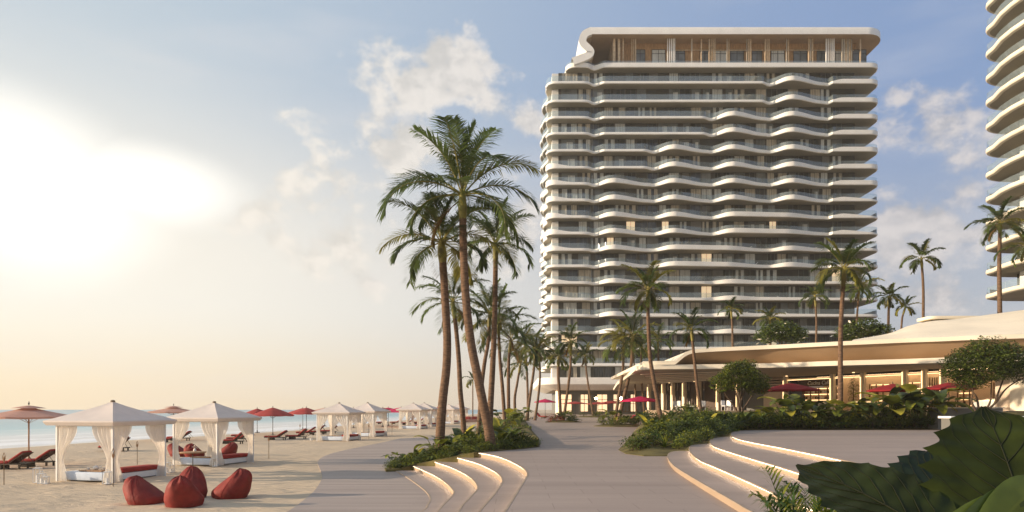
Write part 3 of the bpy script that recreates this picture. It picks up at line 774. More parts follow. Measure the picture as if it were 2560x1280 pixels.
rings = [[(p[0], p[1], z) for p in (inset(P, d) if d else P)] for d, z in ((0.0, zr0), (0, zr0 + .05), (0, zr1 - .15), (.12, zr1))]
b = MB(); b.add([v for r in rings for v in r], [(r * n + k, r * n + (k + 1) % n, (r + 1) * n + (k + 1) % n, (r + 1) * n + k) for r in range(3) for k in range(n)], 'white_plaster')
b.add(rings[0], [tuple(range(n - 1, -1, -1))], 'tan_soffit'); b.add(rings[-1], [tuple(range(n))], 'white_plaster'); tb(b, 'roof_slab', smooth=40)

# small loungers and lamps left out on balconies
def balcony_lounger(loc, rz):
    b = MB(); b.box((0, 0, .34), (1.2, .55, .07), 'white_paint'); b.box((.85, 0, .55), (.75, .55, .07), 'white_paint', ry=-.65)
    for x in (-.5, .5):
        for y in (-.22, .22): b.box((x, y, .16), (.05, .05, .31), 'white_paint')
    o = b.build('balcony_lounger', loc=loc); o.rotation_euler = (0, 0, rz); return o
proto = None
spots = [(8, 1990), (8, 2040), (9, 1700), (9, 2000), (10, 1590), (10, 1870), (10, 1905), (11, 1720), (11, 1850), (11, 1950), (12, 1560), (12, 1745), (12, 1870), (12, 2040), (13, 1545), (13, 1740), (13, 1790), (13, 1885), (14, 1560), (14, 1840), (14, 1880), (14, 1990), (15, 1850), (15, 1900), (15, 1960), (16, 1550), (16, 1860), (16, 1980)]
for fl, px in spots:
    z = bz(YBOT[fl - 1]) + .43; loc = (bx(px), DF + .9, z)
    if proto is None:
        proto = balcony_lounger(loc, .3); tag(proto, 'tiny white lounger standing on a balcony of the tower', 'lounger', 'white loungers on the tower balconies')
    else: clone(proto, loc, rf.choice((.3, 2.7, .1, 3.0)))

# ------------------------------------------------------------------ second tower at the right
t2 = empty('corner_tower', 'cream tower cut off by the right edge with stacked rounded balconies', 'building', (86, 82, 3.0)); T2 = Vector(t2.location)
def tb2(b, name, parent=None, smooth=False):
    o = b.build(name, None, smooth); o.parent = parent or t2
    if parent is None: o.matrix_parent_inverse = Matrix.Translation(-T2)
    return o
z = 3.1 + (1024 - 753) * 104 / F
zs2 = []
while z < 100: zs2.append(z); z += 3.63
for i, z0 in enumerate(zs2):
    P = []
    for k in range(9): a = R(90 + 90 * k / 8); P.append((72.0 + 5.5 + 5.5 * math.cos(a), 104.5 - 3 + 3.0 * math.sin(a), 0))
    for k in range(22):
        y = 100.5 - 2.4 * k; P.append((72.0 - .9 * sstep(101, 97, y) - .5 * math.sin((y - 97) * .33 + .2) * sstep(97, 90, y), y, 0))
    P += [(100, 48, 0), (100, 104.5, 0)]; n = len(P)
    rings = [[(p[0], p[1], zz) for p in (inset(P, d) if d else P)] for d, zz in ((.5, z0), (.12, z0 + .1), (0, z0 + .25), (.02, z0 + .66), (.22, z0 + .68), (.25, z0 + .4))]
    b = MB(); b.add([v for r in rings for v in r], [(r * n + k, r * n + (k + 1) % n, (r + 1) * n + (k + 1) % n, (r + 1) * n + k) for r in range(len(rings) - 1) for k in range(n)], 'roof_cream')
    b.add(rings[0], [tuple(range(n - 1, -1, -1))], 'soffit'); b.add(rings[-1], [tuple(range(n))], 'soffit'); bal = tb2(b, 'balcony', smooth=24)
    Q = inset(P, .12)[:-2]
    g = MB(); g.grid([[(q[0], q[1], z0 + .69) for q in Q], [(q[0], q[1], z0 + 1.72) for q in Q]], 'glass_rail'); tb2(g, 'glass_railing', bal, smooth=True)
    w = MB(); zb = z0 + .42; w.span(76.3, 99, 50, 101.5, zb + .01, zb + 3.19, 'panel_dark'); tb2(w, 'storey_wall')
    for y in (99.0, 93, 86.5, 79): b = MB(); b.span(75.2, 76.28, y - .5, y + .5, zb + .01, zb + 3.19, 'white_plaster'); tb2(b, 'pier')
    for y0, y1, k in ((93.8, 98.2, 'window_grey'), (87.4, 92.2, 'curtain_pale' if i % 3 == 0 else 'window_grey'), (80, 85.6, 'window_grey')):
        b = MB(); b.span(76.22, 76.29, y0, y1, zb + .1, zb + 3.0, k); tb2(b, 'window')
b = MB(); b.span(78, 98, 52, 100, 3.0, zs2[0] - .01, 'panel_grey'); tb2(b, 'ground_storey')
t2.location.x -= 1.2
# ------------------------------------------------------------------ beach restaurant pavilion
pav = empty('restaurant_pavilion', 'low restaurant with sweeping cream roof, deep canopy and glowing interior', 'building', (34, 66, 3.0)); PO = Vector(pav.location)
def pb(b, name, parent=None, smooth=False):
    o = b.build(name, None, smooth); o.parent = parent or pav
    if parent is None: o.matrix_parent_inverse = Matrix.Translation(-PO)
    return o
FRONT = [(1605, 66.5), (1640, 66), (1780, 65), (1920, 63.5), (2090, 60.5), (2240, 58.5), (2340, 57), (2450, 55.5), (2600, 54)]
def frontY(px):
    for (a, ya), (b_, yb) in zip(FRONT, FRONT[1:]):
        if px <= b_: return ya + (yb - ya) * (px - a) / (b_ - a)
    return 54.0
fpts = [((px - 1280) / F * Y, Y) for px, Y in FRONT]
fsm = [(p.x, p.y) for p in smooth_path(fpts, 4)]
b = MB(); poly = fsm + [(60, 49), (60, 80), (30, 140), (20.5, 138), (16.6, 108), (13.2, 76), (12.4, 69)]
b.prism(poly, 7.0, 7.42, 'roof_cream', 'roof_cream'); can = pb(b, 'canopy')
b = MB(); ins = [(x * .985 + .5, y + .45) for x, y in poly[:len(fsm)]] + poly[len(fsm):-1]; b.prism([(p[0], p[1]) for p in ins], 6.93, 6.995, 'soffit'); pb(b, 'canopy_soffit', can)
# stepped louvre bands below the canopy at its far end
for k in range(6):
    t = k / 5; b = MB(); A = Vector((13.6 + 6.5 * t, 72 + 20 * t, 6.9 - .02 * k)); B = Vector((22.5 + 5 * t, 66.5 + 10 * t, 6.9 - .02 * k))
    d = (B - A); L = d.length; b.box((A + B) / 2 + Vector((0, 0, -.08)), (L, .35, .1), 'roof_cream', rz=math.atan2(d.y, d.x)); pb(b, 'louvre_band')
# upper roof edge: rises from the canopy in an S curve, then runs along
tops = [(1608, 913), (1640, 912), (1665, 910), (1686, 903), (1700, 892), (1714, 881), (1732, 874), (1760, 871), (1830, 867), (1960, 861), (2090, 854), (2260, 846), (2340, 843), (2450, 838), (2600, 833)]
tp = smooth_path([(a, c) for a, c in tops], 5)
rows, ed = [], []
for p in tp:
    Y = frontY(p.x) + .35; q = at(p.x, p.y, Y); th = .36
    q.z = max(q.z, 7.46 + th); ed.append(q)
    rows.append([(q.x, q.y, q.z), (q.x + 1.5, q.y + 32, q.z), (q.x + 1.5, q.y + 32, q.z - th), (q.x, q.y, q.z - th)])
b = MB(); b.grid(rows, 'roof_cream', close=True); b.add(rows[0], [(0, 1, 2, 3)], 'roof_cream'); ur = pb(b, 'upper_roof', smooth=50)
rows = []
for q in ed:
    g = max(.0, q.z - .36 - 7.43)
    rows.append([(q.x, q.y + .3, q.z - .365), (q.x, q.y + .3 + .9 * min(1, g), q.z - .365 - g * .5), (q.x, q.y + .3 + 2.6 * min(1, g), 7.43)])
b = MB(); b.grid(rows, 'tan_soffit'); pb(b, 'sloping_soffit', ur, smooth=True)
# raised roof swelling to the right
lo_ = smooth_path([at(*p) for p in [(2130, 852, 62.5), (2215, 848, 60.8), (2300, 844.5, 59), (2400, 840, 57.7), (2500, 836, 56.3), (2680, 830, 54)]], 6)
hi_ = smooth_path([at(*p) for p in [(2136, 850.5, 66), (2222, 838, 74), (2262, 819, 76), (2312, 805, 77), (2400, 796, 76), (2680, 758, 72)]], 6)
rows = []
for a, c in zip(lo_, hi_):
    row = []
    for k in range(7):
        t = k / 6; v = a.lerp(c, t); v.z += .55 * math.sin(math.pi * t) * min(1, (c.z - a.z) / 3); row.append(v)
    row += [Vector((c.x + 1, c.y + 8, c.z - 1.0))]
    rows.append(row)
b = MB(); b.grid(rows, 'roof_cream'); pb(b, 'raised_roof', smooth=60)
b = MB(); q = at(2400, 797, 74); b.cushion(q + Vector((0, 1, .1)), (7, 3, .35), 'roof_cream'); pb(b, 'roof_cap', smooth=True)
# column line
def colp(px, back=0.0):
    k = (px - 1280) / F; Y = (21.7 + 48.57) / (k + .4857); X = k * Y
    return Vector((X + .9 * back, Y + .437 * back, 3.0))
U = Vector((.437, -.9, 0)); RZ = math.atan2(U.y, U.x)
cols = [1623, 1659, 1682, 1711, 1748, 1796, 1846, 1964, 2082, 2158, 2263, 2312, 2358]
for px in cols:
    p = colp(px); b = MB(); b.box(p + Vector((0, 0, 1.96)), (.42, .42, 3.92), 'roof_cream', rz=RZ); c = pb(b, 'column')
    e_ = MB(); e_.box(p + Vector((-.9, -.437, 0)) * .235 + U * -.16 + Vector((0, 0, 1.95)), (.07, .04, 3.6 if px > 2200 or px in (1711, 1659) else 3.0), 'led', rz=RZ); pb(e_, 'light_strip', c)
def wallseg(px0, px1, back, z0, z1, m, name, th=.12, par=None):
    a, c = colp(px0, back), colp(px1, back); d = c - a
    b = MB(); b.box(((a.x + c.x) / 2, (a.y + c.y) / 2, (z0 + z1) / 2), (d.length, th, z1 - z0), m, rz=math.atan2(d.y, d.x)); return pb(b, name, par)
mat('panel_brown', (.085, .058, .042), .6, .12, .6)
mat('wall_cream', (.62, .50, .38), .8, .05, .5)
for a, c in zip(cols[:6], cols[1:7]): wallseg(a + 2, c - 2, .8, 3.0, 6.9, 'panel_brown', 'dark_panel')
wallseg(1848, 1902, .9, 3.0, 6.9, 'panel_grey', 'wall_panel')
wallseg(1902, 1962, .5, 3.0, 5.2, 'wall_cream', 'sunlit_wall')
for k in range(5): wallseg(1902, 1962, .5 + .002 * k, 5.35 + .32 * k, 5.52 + .32 * k, 'wall_cream', 'wall_slat')
wallseg(1962, 2620, 6.5, 3.0, 6.92, 'wall_cream', 'back_wall')
for k_ in (2.2, 4.4, 5.9): wallseg(1975, 2480, k_, 6.86, 6.92, 'ceiling_led', 'ceiling_light', .12)
wallseg(1964, 2620, .2, 6.55, 6.66, 'roof_cream', 'lintel'); wallseg(1968, 2360, .1, 6.46, 6.52, 'led', 'ceiling_light', .05)
wallseg(1964, 2358, .25, 6.68, 6.90, 'panel_dark', 'painted_shadow_strip')  # solid dark strip, the shade above the lintel is put into its colour
# cafe front with its sign
wallseg(1970, 2076, 1.5, 5.75, 6.45, 'panel_brown', 'sign_board'); 
def shelf_unit(px0, px1, back, z1, n, m):
    a, c = colp(px0, back), colp(px1, back); d = c - a; rz = math.atan2(d.y, d.x); mid = (a + c) / 2; nb = Vector((-.9, -.437, 0))
    b = MB(); b.box(mid - nb * .25 + Vector((0, 0, z1 / 2)), (d.length, .06, z1), 'wall_cream', rz=rz); root = pb(b, 'shelving')
    f = MB()
    for k in range(m + 1): f.box(a.lerp(c, k / m) + nb * .1 + Vector((0, 0, z1 / 2)), (.09, .1, z1), 'bronze', rz=rz)
    pb(f, 'mullion_frame', root)
    s, l, it = MB(), MB(), MB()
    for k in range(1, n + 1):
        z = z1 * k / n
        s.box(mid + Vector((0, 0, z - .05)), (d.length, .34, .05), 'wood_pale', rz=rz); l.box(mid - nb * .16 + Vector((0, 0, z - .11)), (d.length * .97, .05, .06), 'led', rz=rz)
        for q in range(int(d.length * 3.2)):
            if rf.random() < .75 and k < n:
                h = rf.uniform(.14, .42); it.box(a.lerp(c, (q + .5) / int(d.length * 3.2)) + Vector((0, 0, z - .02 + h / 2)), (rf.uniform(.08, .22), .12, h), rf.choice(('bronze', 'pot_white', 'teak', 'panel_brown', 'curtain_beige')), rz=rz)
    pb(s, 'shelf', root); pb(l, 'light_strip', root); pb(it, 'shelf_goods', root)['kind'] = 'stuff'
shelf_unit(1978, 2062, 1.9, 2.6, 4, 4); shelf_unit(2100, 2150, 4.8, 2.9, 5, 3); shelf_unit(2172, 2215, 5.6, 3.0, 5, 2); shelf_unit(2225, 2256, 5.8, 2.6, 4, 2); shelf_unit(2322, 2352, 4.5, 3.0, 5, 2); shelf_unit(2395, 2470, 5.6, 2.7, 4, 4)
for k in range(7):
    p = colp(2270 + 6 * k, 2.2); b = MB(); b.box(p + Vector((0, 0, 1.6)), (.08, .08, 3.2), 'bronze', rz=RZ); pb(b, 'screen_post')
def counter(px0, px1, back, name='counter'):
    a, c = colp(px0, back), colp(px1, back); d = c - a; rz = math.atan2(d.y, d.x); mid = (a + c) / 2
    b = MB(); b.box(mid + Vector((0, 0, .5)), (d.length, .7, 1.0), 'curtain_pale', rz=rz); r = pb(b, name)
    b = MB(); b.box(mid + Vector((0, 0, 1.03)), (d.length + .1, .85, .06), 'roof_cream', rz=rz); pb(b, 'counter_top', r)
    b = MB(); b.box(mid + Vector((-.9, -.437, 0)) * .37 + Vector((0, 0, .9)), (d.length, .03, .05), 'led', rz=rz); pb(b, 'light_strip', r)
counter(1990, 2060, 1.0); counter(2110, 2150, 2.0); counter(2395, 2480, 2.6)
wallseg(2482, 2522, .4, 3.0, 6.9, 'wall_cream', 'end_wall'); wallseg(2522, 2700, .2, 3.0, 6.9, 'roof_cream', 'end_wall')
for px, back in ((1687, -1), (1750, -1), (1992, -1.6), (2157, -1.4), (2030, 1), (2230, 1), (2330, 1)):
    b = MB(); b.lathe([(.12, 0), (.12, .05)], colp(px, back) + Vector((0, 0, 3.86)), 'led'); pb(b, 'downlight')
cu = bpy.data.curves.new('sign_text', 'FONT'); cu.body = 'Cucina Caff\u00e9'; cu.size = .62; cu.extrude = .02; cu.align_x = 'CENTER'; cu.align_y = 'CENTER'; cu.shear = .2
to = bpy.data.objects.new('t', cu); COL.objects.link(to); bpy.context.view_layer.update()
me = bpy.data.meshes.new_from_object(to.evaluated_get(bpy.context.evaluated_depsgraph_get())); bpy.data.objects.remove(to)
so_ = bpy.data.objects.new('sign_lettering', me); COL.objects.link(so_); me.materials.clear(); me.materials.append(MATS['white_paint'])
p = colp(2026, 1.38) + Vector((0, 0, 3.1)); so_.parent = pav; so_.matrix_parent_inverse = Matrix.Translation(-PO)
so_.location = p; so_.rotation_euler = (R(90), 0, RZ)
# lit lamps in front of the tower lobby
for px, py, Y, wh in ((1490, 996, 118, 'second palm island'), (1553, 996, 96, 'twin palms beside the promenade')):
    q = at(px, py, Y); l = empty('garden_lamp', 'brightly glowing globe lamp on a thin post near the ' + wh, 'lamp', (q.x, q.y, zprom(Y)))
    b = MB(); h = q.z - zprom(Y); b.tube([(0, 0, 0), (0, 0, h)], [.05, .035], 'metal_dark', 8); b.lathe([(.16, 0), (.16, .04)], (0, 0, 0), 'metal_dark'); b.build('post', l)
    b = MB(); b.lathe([(.02, -.2), (.15, -.14), (.21, 0), (.15, .14), (.02, .2)], (0, 0, h), 'lamp_bulb'); b.build('globe', l, smooth=True)

# ------------------------------------------------------------------ umbrellas
def umbrella(loc, r, zr, za, m, label, group, tier=False, pole='teak', n=8, finial=True):
    u = empty('parasol', label, 'umbrella', loc, 0, group)
    b = MB(); b.tube([(0, 0, 0), (0, 0, za - .02)], .032 * max(1, r / 2), pole, 8); b.build('pole', u, smooth=True)
    b = MB(); b.lathe([(.32, 0), (.32, .05), (.08, .08), (.06, .3)], (0, 0, 0), 'metal_dark', 16); b.build('base', u, smooth=40)
    rows = []
    N = n * 4
    for k in range(7):
        t = k / 6; row = []
        for j in range(N):
            a = 2 * math.pi * j / N + .2; ph = (j % 4) / 4; sag = math.sin(math.pi * ph)
            rr_ = r * t * (1 - .05 * sag * t); z = za - (za - zr) * (t ** 1.15 if not tier else t ** .8) - .05 * sag * t * (za - zr)
            row.append((rr_ * math.cos(a), rr_ * math.sin(a), z))
        rows.append(row)
    rows.append([(x * .995, y * .995, z - .10) for x, y, z in rows[-1]])
    b = MB(); b.grid(rows, m, close=True); c = b.build('canopy', u, smooth=25)
    if tier:
        b = MB(); rows = [[(.34 * r * t * math.cos(2 * math.pi * j / 24), .34 * r * t * math.sin(2 * math.pi * j / 24), za + .05 - .10 * t ** 1.5 - .06 * t) for j in range(24)] for t in (0, .3, .6, .85, 1.0)]
        b.grid(rows, m, close=True); b.build('top_tier', c, smooth=True)
    for j in range(n):
        a = 2 * math.pi * j / n + .2; b = MB(); b.tube([(.04 * math.cos(a), .04 * math.sin(a), za - .12), (r * .97 * math.cos(a), r * .97 * math.sin(a), zr - .02)], .012, pole, 5); rb = b.build('rib', u)
        if r > 2.2:
            b = MB(); b.tube([(.04 * math.cos(a), .04 * math.sin(a), zr - .35), (r * .45 * math.cos(a), r * .45 * math.sin(a), za - (za - zr) * .5 - .06)], .010, pole, 5); b.build('strut', rb)
    if finial: b = MB(); b.lathe([(.03, -.02), (.045, .06), (.02, .16), (.005, .2)], (0, 0, za + (.10 if tier else 0)), 'metal_dark', 8); b.build('finial', u, smooth=True)
    return u
GU = 'red umbrellas on the beach'
def beach_umb(px, py, r, m, label, tier=False, Y=None, group=GU, zr=2.3, za=2.95, pole='dark_wood'):
    if Y is None: p = onz(px, py, zsand0)
    else: p = Vector(((px - 1280) / F * Y, Y, zsand0(Y)))
    return umbrella(p, r, zr, za, m, label, group, tier, pole)
beach_umb(72, 1165, 2.45, 'umbrella_pale', 'large faded pink two-tier parasol with wooden pole beside the nearest loungers', True, zr=2.72, za=3.28, pole='teak')
beach_umb(434, 0, 2.5, 'umbrella_pale', 'faded red two-tier parasol rising between the two nearest cabanas', True, Y=66, zr=2.72, za=3.25)
beach_umb(643, 1082, 1.65, 'umbrella_red', 'smaller red parasol on dark footed pole nearest the surf, partly behind its larger neighbour')
beach_umb(682, 1088, 2.3, 'umbrella_red', 'wide red parasol above two raised lounger backs beside the second cabana', zr=2.25, za=3.1)
beach_umb(757, 1074, 1.9, 'umbrella_red', 'red parasol almost hidden behind its twin, left of the third cabana', zr=2.35)
beach_umb(766, 1079, 2.0, 'umbrella_red', 'red parasol just left of the third cabana, above a foreshortened lounger', zr=2.3, za=3.05)
beach_umb(812, 0, 2.3, 'umbrella_pale', 'flat looking pale red parasol peeking over the left slope of the third cabana roof', Y=108, zr=2.4, za=2.9)
beach_umb(884, 0, 1.9, 'umbrella_red', 'red parasol tip showing between the third and fourth cabana roofs', Y=100)
beach_umb(957, 0, 2.2, 'umbrella_red', 'deep red parasol touching the right roof edge of the fourth cabana', Y=105, zr=2.35)
beach_umb(971, 0, 2.2, 'umbrella_pink', 'crimson parasol standing in the middle of three beyond the fourth cabana', Y=110, zr=2.35)
beach_umb(1003, 0, 3.0, 'umbrella_pink', 'broad crimson parasol over loungers just left of the fifth cabana', Y=104, zr=2.35, za=3.0)
beach_umb(1094, 0, 2.0, 'umbrella_pink', 'small crimson parasol edge showing left of a thick palm trunk', Y=125)
def terr_umb(px, Y, z, r, zr, za, m, label):
    return umbrella(((px - 1280) / F * Y, Y, z), r, zr, za, m, label, 'red umbrellas around the restaurant', False, 'metal_dark')
terr_umb(1975, 56.5, 3.0, 2.3, 1.75, 2.3, 'umbrella_dark', 'dull dark red parasol in front of the cafe sign')
terr_umb(2232, 53.3, 2.9, 1.85, 1.72, 2.22, 'umbrella_dark', 'bright red parasol with dark pole before the open restaurant bays')
terr_umb(2372, 53.0, 2.9, 1.9, 1.85, 2.3, 'umbrella_dark', 'red parasol half hidden by the spreading tree beside the restaurant')
terr_umb(1601, 72, 1.3, 2.2, 2.75, 3.2, 'umbrella_pink', 'wide magenta parasol right of the starry garden lamp')
terr_umb(1363, 115, 1.8, 1.9, 2.6, 3.1, 'umbrella_pink', 'red parasol on thin pole left of the tower corner column')
terr_umb(1438, 125, 1.9, 2.3, 2.35, 2.7, 'umbrella_red', 'red parasol before the grey lobby wall of the tower')
terr_umb(1495, 128, 1.9, 2.4, 2.3, 2.65, 'umbrella_red', 'red parasol in front of the lit lobby windows beside the left lamp')
terr_umb(1530, 122, 1.9, 2.2, 2.45, 2.8, 'umbrella_red', 'red parasol between the two starry garden lamps')
# chairs and tables on the terrace behind the hedge
def chair(loc, rz, m, label):
    r = empty('terrace_chair', label, 'chair', loc, rz, 'chairs on the cafe terrace')
    b = MB(); b.cushion((0, 0, .44), (.5, .5, .09), m); b.build('seat', r)
    b = MB(); b.cushion((0, .23, .72), (.5, .08, .5), m); b.build('backrest', r)
    for x in (-.21, .21):
        for y in (-.21, .21): b = MB(); b.tube([(x, y, 0), (x, y, .42)], .02, 'white_paint', 6); b.build('leg', r)
    return r
c0 = None
for px, Y, rz, mm in ((1692, 70, .4, 0), (1702, 68, 2.0, 1), (1730, 70, 1.2, 2), (1758, 68, 2.8, 3), (1812, 64, .5, 4), (1826, 64, 2.2, 5)):
    q = ((px - 1280) / F * Y, Y, 3.0)
    lab = ['white terrace chair leftmost behind the hedge', 'pink tinted white chair second from the left behind the hedge', 'white chair behind the hedge midway between leaning palms', 'pale chair just left of the leaning palm trunk', 'white chair showing under the round tree', 'pale chair beside the stems of the round tree'][mm]
    if c0 is None: c0 = chair(q, rz, 'white_paint', lab)
    else: clone(c0, q, rz, label=lab)
# planter walls right of the terrace
w = empty('planter', 'dark walled planter with pale coping at the foot of the spreading tree', 'planter', (32.5, 49, 1.7))
b = MB(); b.box((0, 0, .75), (4.6, 1.2, 1.5), 'panel_grey'); b.build('wall', w); b = MB(); b.box((0, 0, 1.53), (4.8, 1.4, .06), 'roof_cream'); b.build('coping', w)
b = MB(); b.box((0, 0, 1.57), (4.4, 1.0, .03), 'soil'); b.build('soil', w)
w = empty('low_wall', 'low grey garden wall with pale coping behind the dark giant leaf', 'wall', (27, 33, 1.68))
b = MB(); b.box((0, 0, .5), (12, .8, 1.0), 'panel_grey'); b.build('wall', w); b = MB(); b.box((0, 0, 1.05), (12.2, 1.0, .1), 'white_plaster'); b.build('coping', w)
# ------------------------------------------------------------------ palms
rp = random.Random(11)
def leaflet(b, p, d, L, w, sagz, m):
    """a two-piece tapering strip that droops at its tip"""
    up = Vector((0, 0, 1)); s = d.cross(up)
    if s.length < .05: s = Vector((1, 0, 0))
    s.normalize(); q = p + d * L * .5 + Vector((0, 0, -sagz * .2)); e = p + d * L * .93 + Vector((0, 0, -sagz))
    b.add([p - s * w * .3, p + s * w * .3, q + s * w * .5, q - s * w * .5, e], [(0, 1, 2, 3), (3, 2, 4)], m)
def frond(b, c, az, el, L, droop, m, n, wid, rach):
    dirh = Vector((math.cos(az), math.sin(az), 0)); pts = [Vector(c)]; N = 14; e = el; step = L / N; tw = rp.uniform(-.3, .3)
    for i in range(N):
        e -= droop / N * (.5 + 1.1 * i / N); az2 = az + tw * (i / N) ** 2
        h = Vector((math.cos(az2), math.sin(az2), 0)); pts.append(pts[-1] + (h * math.cos(e) + Vector((0, 0, math.sin(e)))) * step)
    b.tube(pts, [.028 * L / 4 * (1 - .85 * i / N) * 1.5 for i in range(N + 1)], rach, 4, cap=False)
    for k in range(n):
        t = .20 + .80 * k / n; f = t * N; i = min(int(f), N - 1); p = pts[i].lerp(pts[i + 1], f - i); T = (pts[i + 1] - pts[i]).normalized()
        S = T.cross(Vector((0, 0, 1)))
        if S.length < .1: S = Vector((-math.sin(az), math.cos(az), 0))
        S.normalize(); Nn = S.cross(T)
        ln = L * .33 * (math.sin(math.pi * (.12 + .80 * t)) ** .7) * rp.uniform(.85, 1.1)
        for sg in (-1, 1):
            d = (T * (.34 + .5 * t) + S * sg * (1.0 - .2 * t) + Nn * rp.uniform(.05, .34)).normalized()
            leaflet(b, p, d, ln, wid, ln * rp.uniform(.12, .42), m)
def crown_mesh(L, n=14, leaves=34, seed=0, wid=.055, dry=1, up=0.0):
    global rp; rp = random.Random(seed); b = MB()
    for k in range(n):
        u = k / (n - 1); az = 2.399 * k + rp.uniform(-.3, .3); el = R(88 - 100 * u ** 1.05 + 8 * up) + rp.uniform(-.1, .1)
        frond(b, (.05 * math.cos(az), .05 * math.sin(az), 0), az, el, L * rp.uniform(.82, 1.08) * (.85 + .15 * math.sin(math.pi * u)), R(40 + 56 * min(1, u * 1.6)) * rp.uniform(.75, 1.15), rp.choice(('frond_dark', 'frond_mid', 'frond_mid', 'frond_olive', 'frond_dark')), leaves, wid * rp.uniform(.85, 1.15), 'crownshaft')
    for k in range(dry):
        az = rp.uniform(0, 6.28); frond(b, (0, 0, -.2), az, R(-35), L * .6, R(50), 'frond_dry', leaves // 2, wid, 'frond_dry')
    return b
def palm(label, trunk, Y, L, z0=None, seed=0, near=True, r0=.2, r1=.13, n=14, leaves=34, group='palm trees in the gardens', wid=None, lean=0.0, up=0.0, shaft=1.3):
    """trunk: pixels of the photograph from the foot to the crown, all at distance Y"""
    P = [at(x, y, Y) for x, y in trunk]
    if z0 is not None: P[0].z = z0
    for i, p in enumerate(P): p.y += lean * i / len(P)
    base = P[0].copy(); root = empty('palm_tree', label, 'palm tree', base, 0, group)
    path = smooth_path([p - base for p in P], 6); N = len(path)
    rad = []
    for i in range(N):
        t = i / (N - 1); rad.append((r0 + (r1 - r0) * t ** .7) * (1 + .35 * math.exp(-t * 22)) * (1.0 + (.015 if i % 2 else -.01)))
    b = MB(); b.tube(path, rad, 'bark' if near else 'bark_far', 12 if near else 7); b.build('trunk', root, smooth=60)
    top = path[-1]; d = (path[-1] - path[-3]).normalized()
    b = MB(); b.tube([top - d * .1, top + d * shaft * .35, top + d * shaft * .75, top + d * shaft], [r1 * 1.0, r1 * 1.3, r1 * .95, r1 * .4], 'crownshaft', 9); b.build('crownshaft', root, smooth=True)
    c = crown_mesh(L, n + 2, int(leaves * (1.35 if near else 1.15)), seed, (wid or max(.05, .0017 * Y)) * (.9 if near else 1.15), 1 if near else rp.choice((0, 1)), up); o = c.build('crown', root); o.location = top + d * shaft * .8
    return root
GP = 'palm trees in the left planting bed'
palm('tallest palm with a curving trunk leaning left above the left planting bed', [(1230, 1112), (1222, 1075), (1212, 1030), (1196, 950), (1178, 860), (1166, 760), (1161, 680), (1158, 600), (1157, 545)], 35.5, 4.8, .75, 4, r0=.27, r1=.19, n=17, leaves=44, group=GP, wid=.075, up=1.4, shaft=1.5)
palm('stout palm with a straight dark trunk at the left end of the bed', [(1098, 1100), (1102, 1060), (1108, 990), (1116, 920), (1118, 850), (1114, 770), (1110, 700), (1107, 655)], 37, 3.7, .45, 8, r0=.26, r1=.2, n=16, leaves=42, group=GP, wid=.075)
palm('slimmer palm with slightly bowed trunk between the two thick trunks', [(1162, 1075), (1157, 1040), (1151, 980), (1147, 900), (1141, 830), (1137, 795)], 44, 3.02, .6, 12, r0=.19, r1=.13, n=13, leaves=32, group=GP)
palm('tall palm right behind the leaning trunk with hanging fronds', [(1222, 1085), (1226, 1020), (1231, 930), (1236, 820), (1238, 720), (1239, 650)], 44, 3.36, .8, 17, r0=.22, r1=.15, n=15, leaves=34, group=GP, wid=.08)
palm('palm whose thin trunk forks off from behind the leaning palm', [(1196, 1060), (1203, 980), (1211, 910), (1220, 860), (1223, 815)], 58, 3.7, .6, 21, r0=.2, r1=.14, n=14, leaves=26, group=GP)
palm('dark palm with bowed trunk at the right side of the bed', [(1264, 1050), (1257, 980), (1250, 900), (1247, 840)], 60, 4.03, 1.0, 25, r0=.18, r1=.13, n=14, leaves=26, group=GP)
palm('palm with grey upright trunk second from the right in the bed', [(1272, 1045), (1271, 960), (1272, 905), (1274, 880)], 66, 3.86, 1.1, 29, r0=.19, r1=.13, n=13, leaves=24, group=GP)
palm('small pale palm with thin trunk curving beside the right bed end', [(1290, 1040), (1287, 1000), (1293, 960), (1298, 930)], 80, 3.02, 1.1, 30, near=False, n=11, leaves=18, group=GP)
palm('tiny far palm standing on the beach beyond the red sofa', [(1182, 1038), (1182, 1000), (1182, 962)], 150, 2.69, .8, 31, near=False, r0=.16, r1=.12, n=8, leaves=14, wid=.3, group=GP)
GQ = 'palm trees in front of the tower'
palm('palm left of the tower corner with a trunk sloping right', [(1316, 1040), (1326, 985), (1334, 930), (1337, 895)], 96, 3.86, 1.3, 33, False, .24, .17, 14, 22, GQ)
palm('upright palm at the edge of the tower, leftmost of its cluster', [(1320, 1038), (1319, 970), (1316, 905), (1314, 880)], 104, 3.7, 1.3, 34, False, .2, .16, 13, 22, GQ)
palm('palm before the tower corner with a trunk bent like a bow', [(1337, 1040), (1346, 990), (1350, 945), (1349, 900)], 98, 3.53, 1.3, 35, False, .2, .15, 13, 22, GQ)
palm('tallest palm on the island with the red flowers', [(1408, 1043), (1418, 985), (1426, 920), (1427, 875)], 90, 3.02, 1.4, 36, False, .21, .15, 14, 24, GQ)
palm('lower palm on the island with the red flowers', [(1402, 1043), (1399, 990), (1396, 940), (1396, 915)], 92, 2.69, 1.4, 37, False, .24, .19, 12, 22, GQ)
palm('slender palm alone on a low green patch before the lobby', [(1484, 1034), (1474, 985), (1467, 935), (1464, 905)], 120, 3.02, 1.7, 38, False, .2, .15, 12, 20, GQ)
palm('taller of the twin palms by the magenta lounger', [(1544, 1050), (1562, 985), (1577, 920), (1581, 862)], 84, 4.03, 1.3, 39, False, .27, .17, 15, 24, GQ)
palm('shorter of the twin palms by the magenta lounger', [(1536, 1050), (1548, 985), (1557, 930), (1559, 880)], 86, 3.86, 1.3, 40, False, .22, .16, 14, 24, GQ)
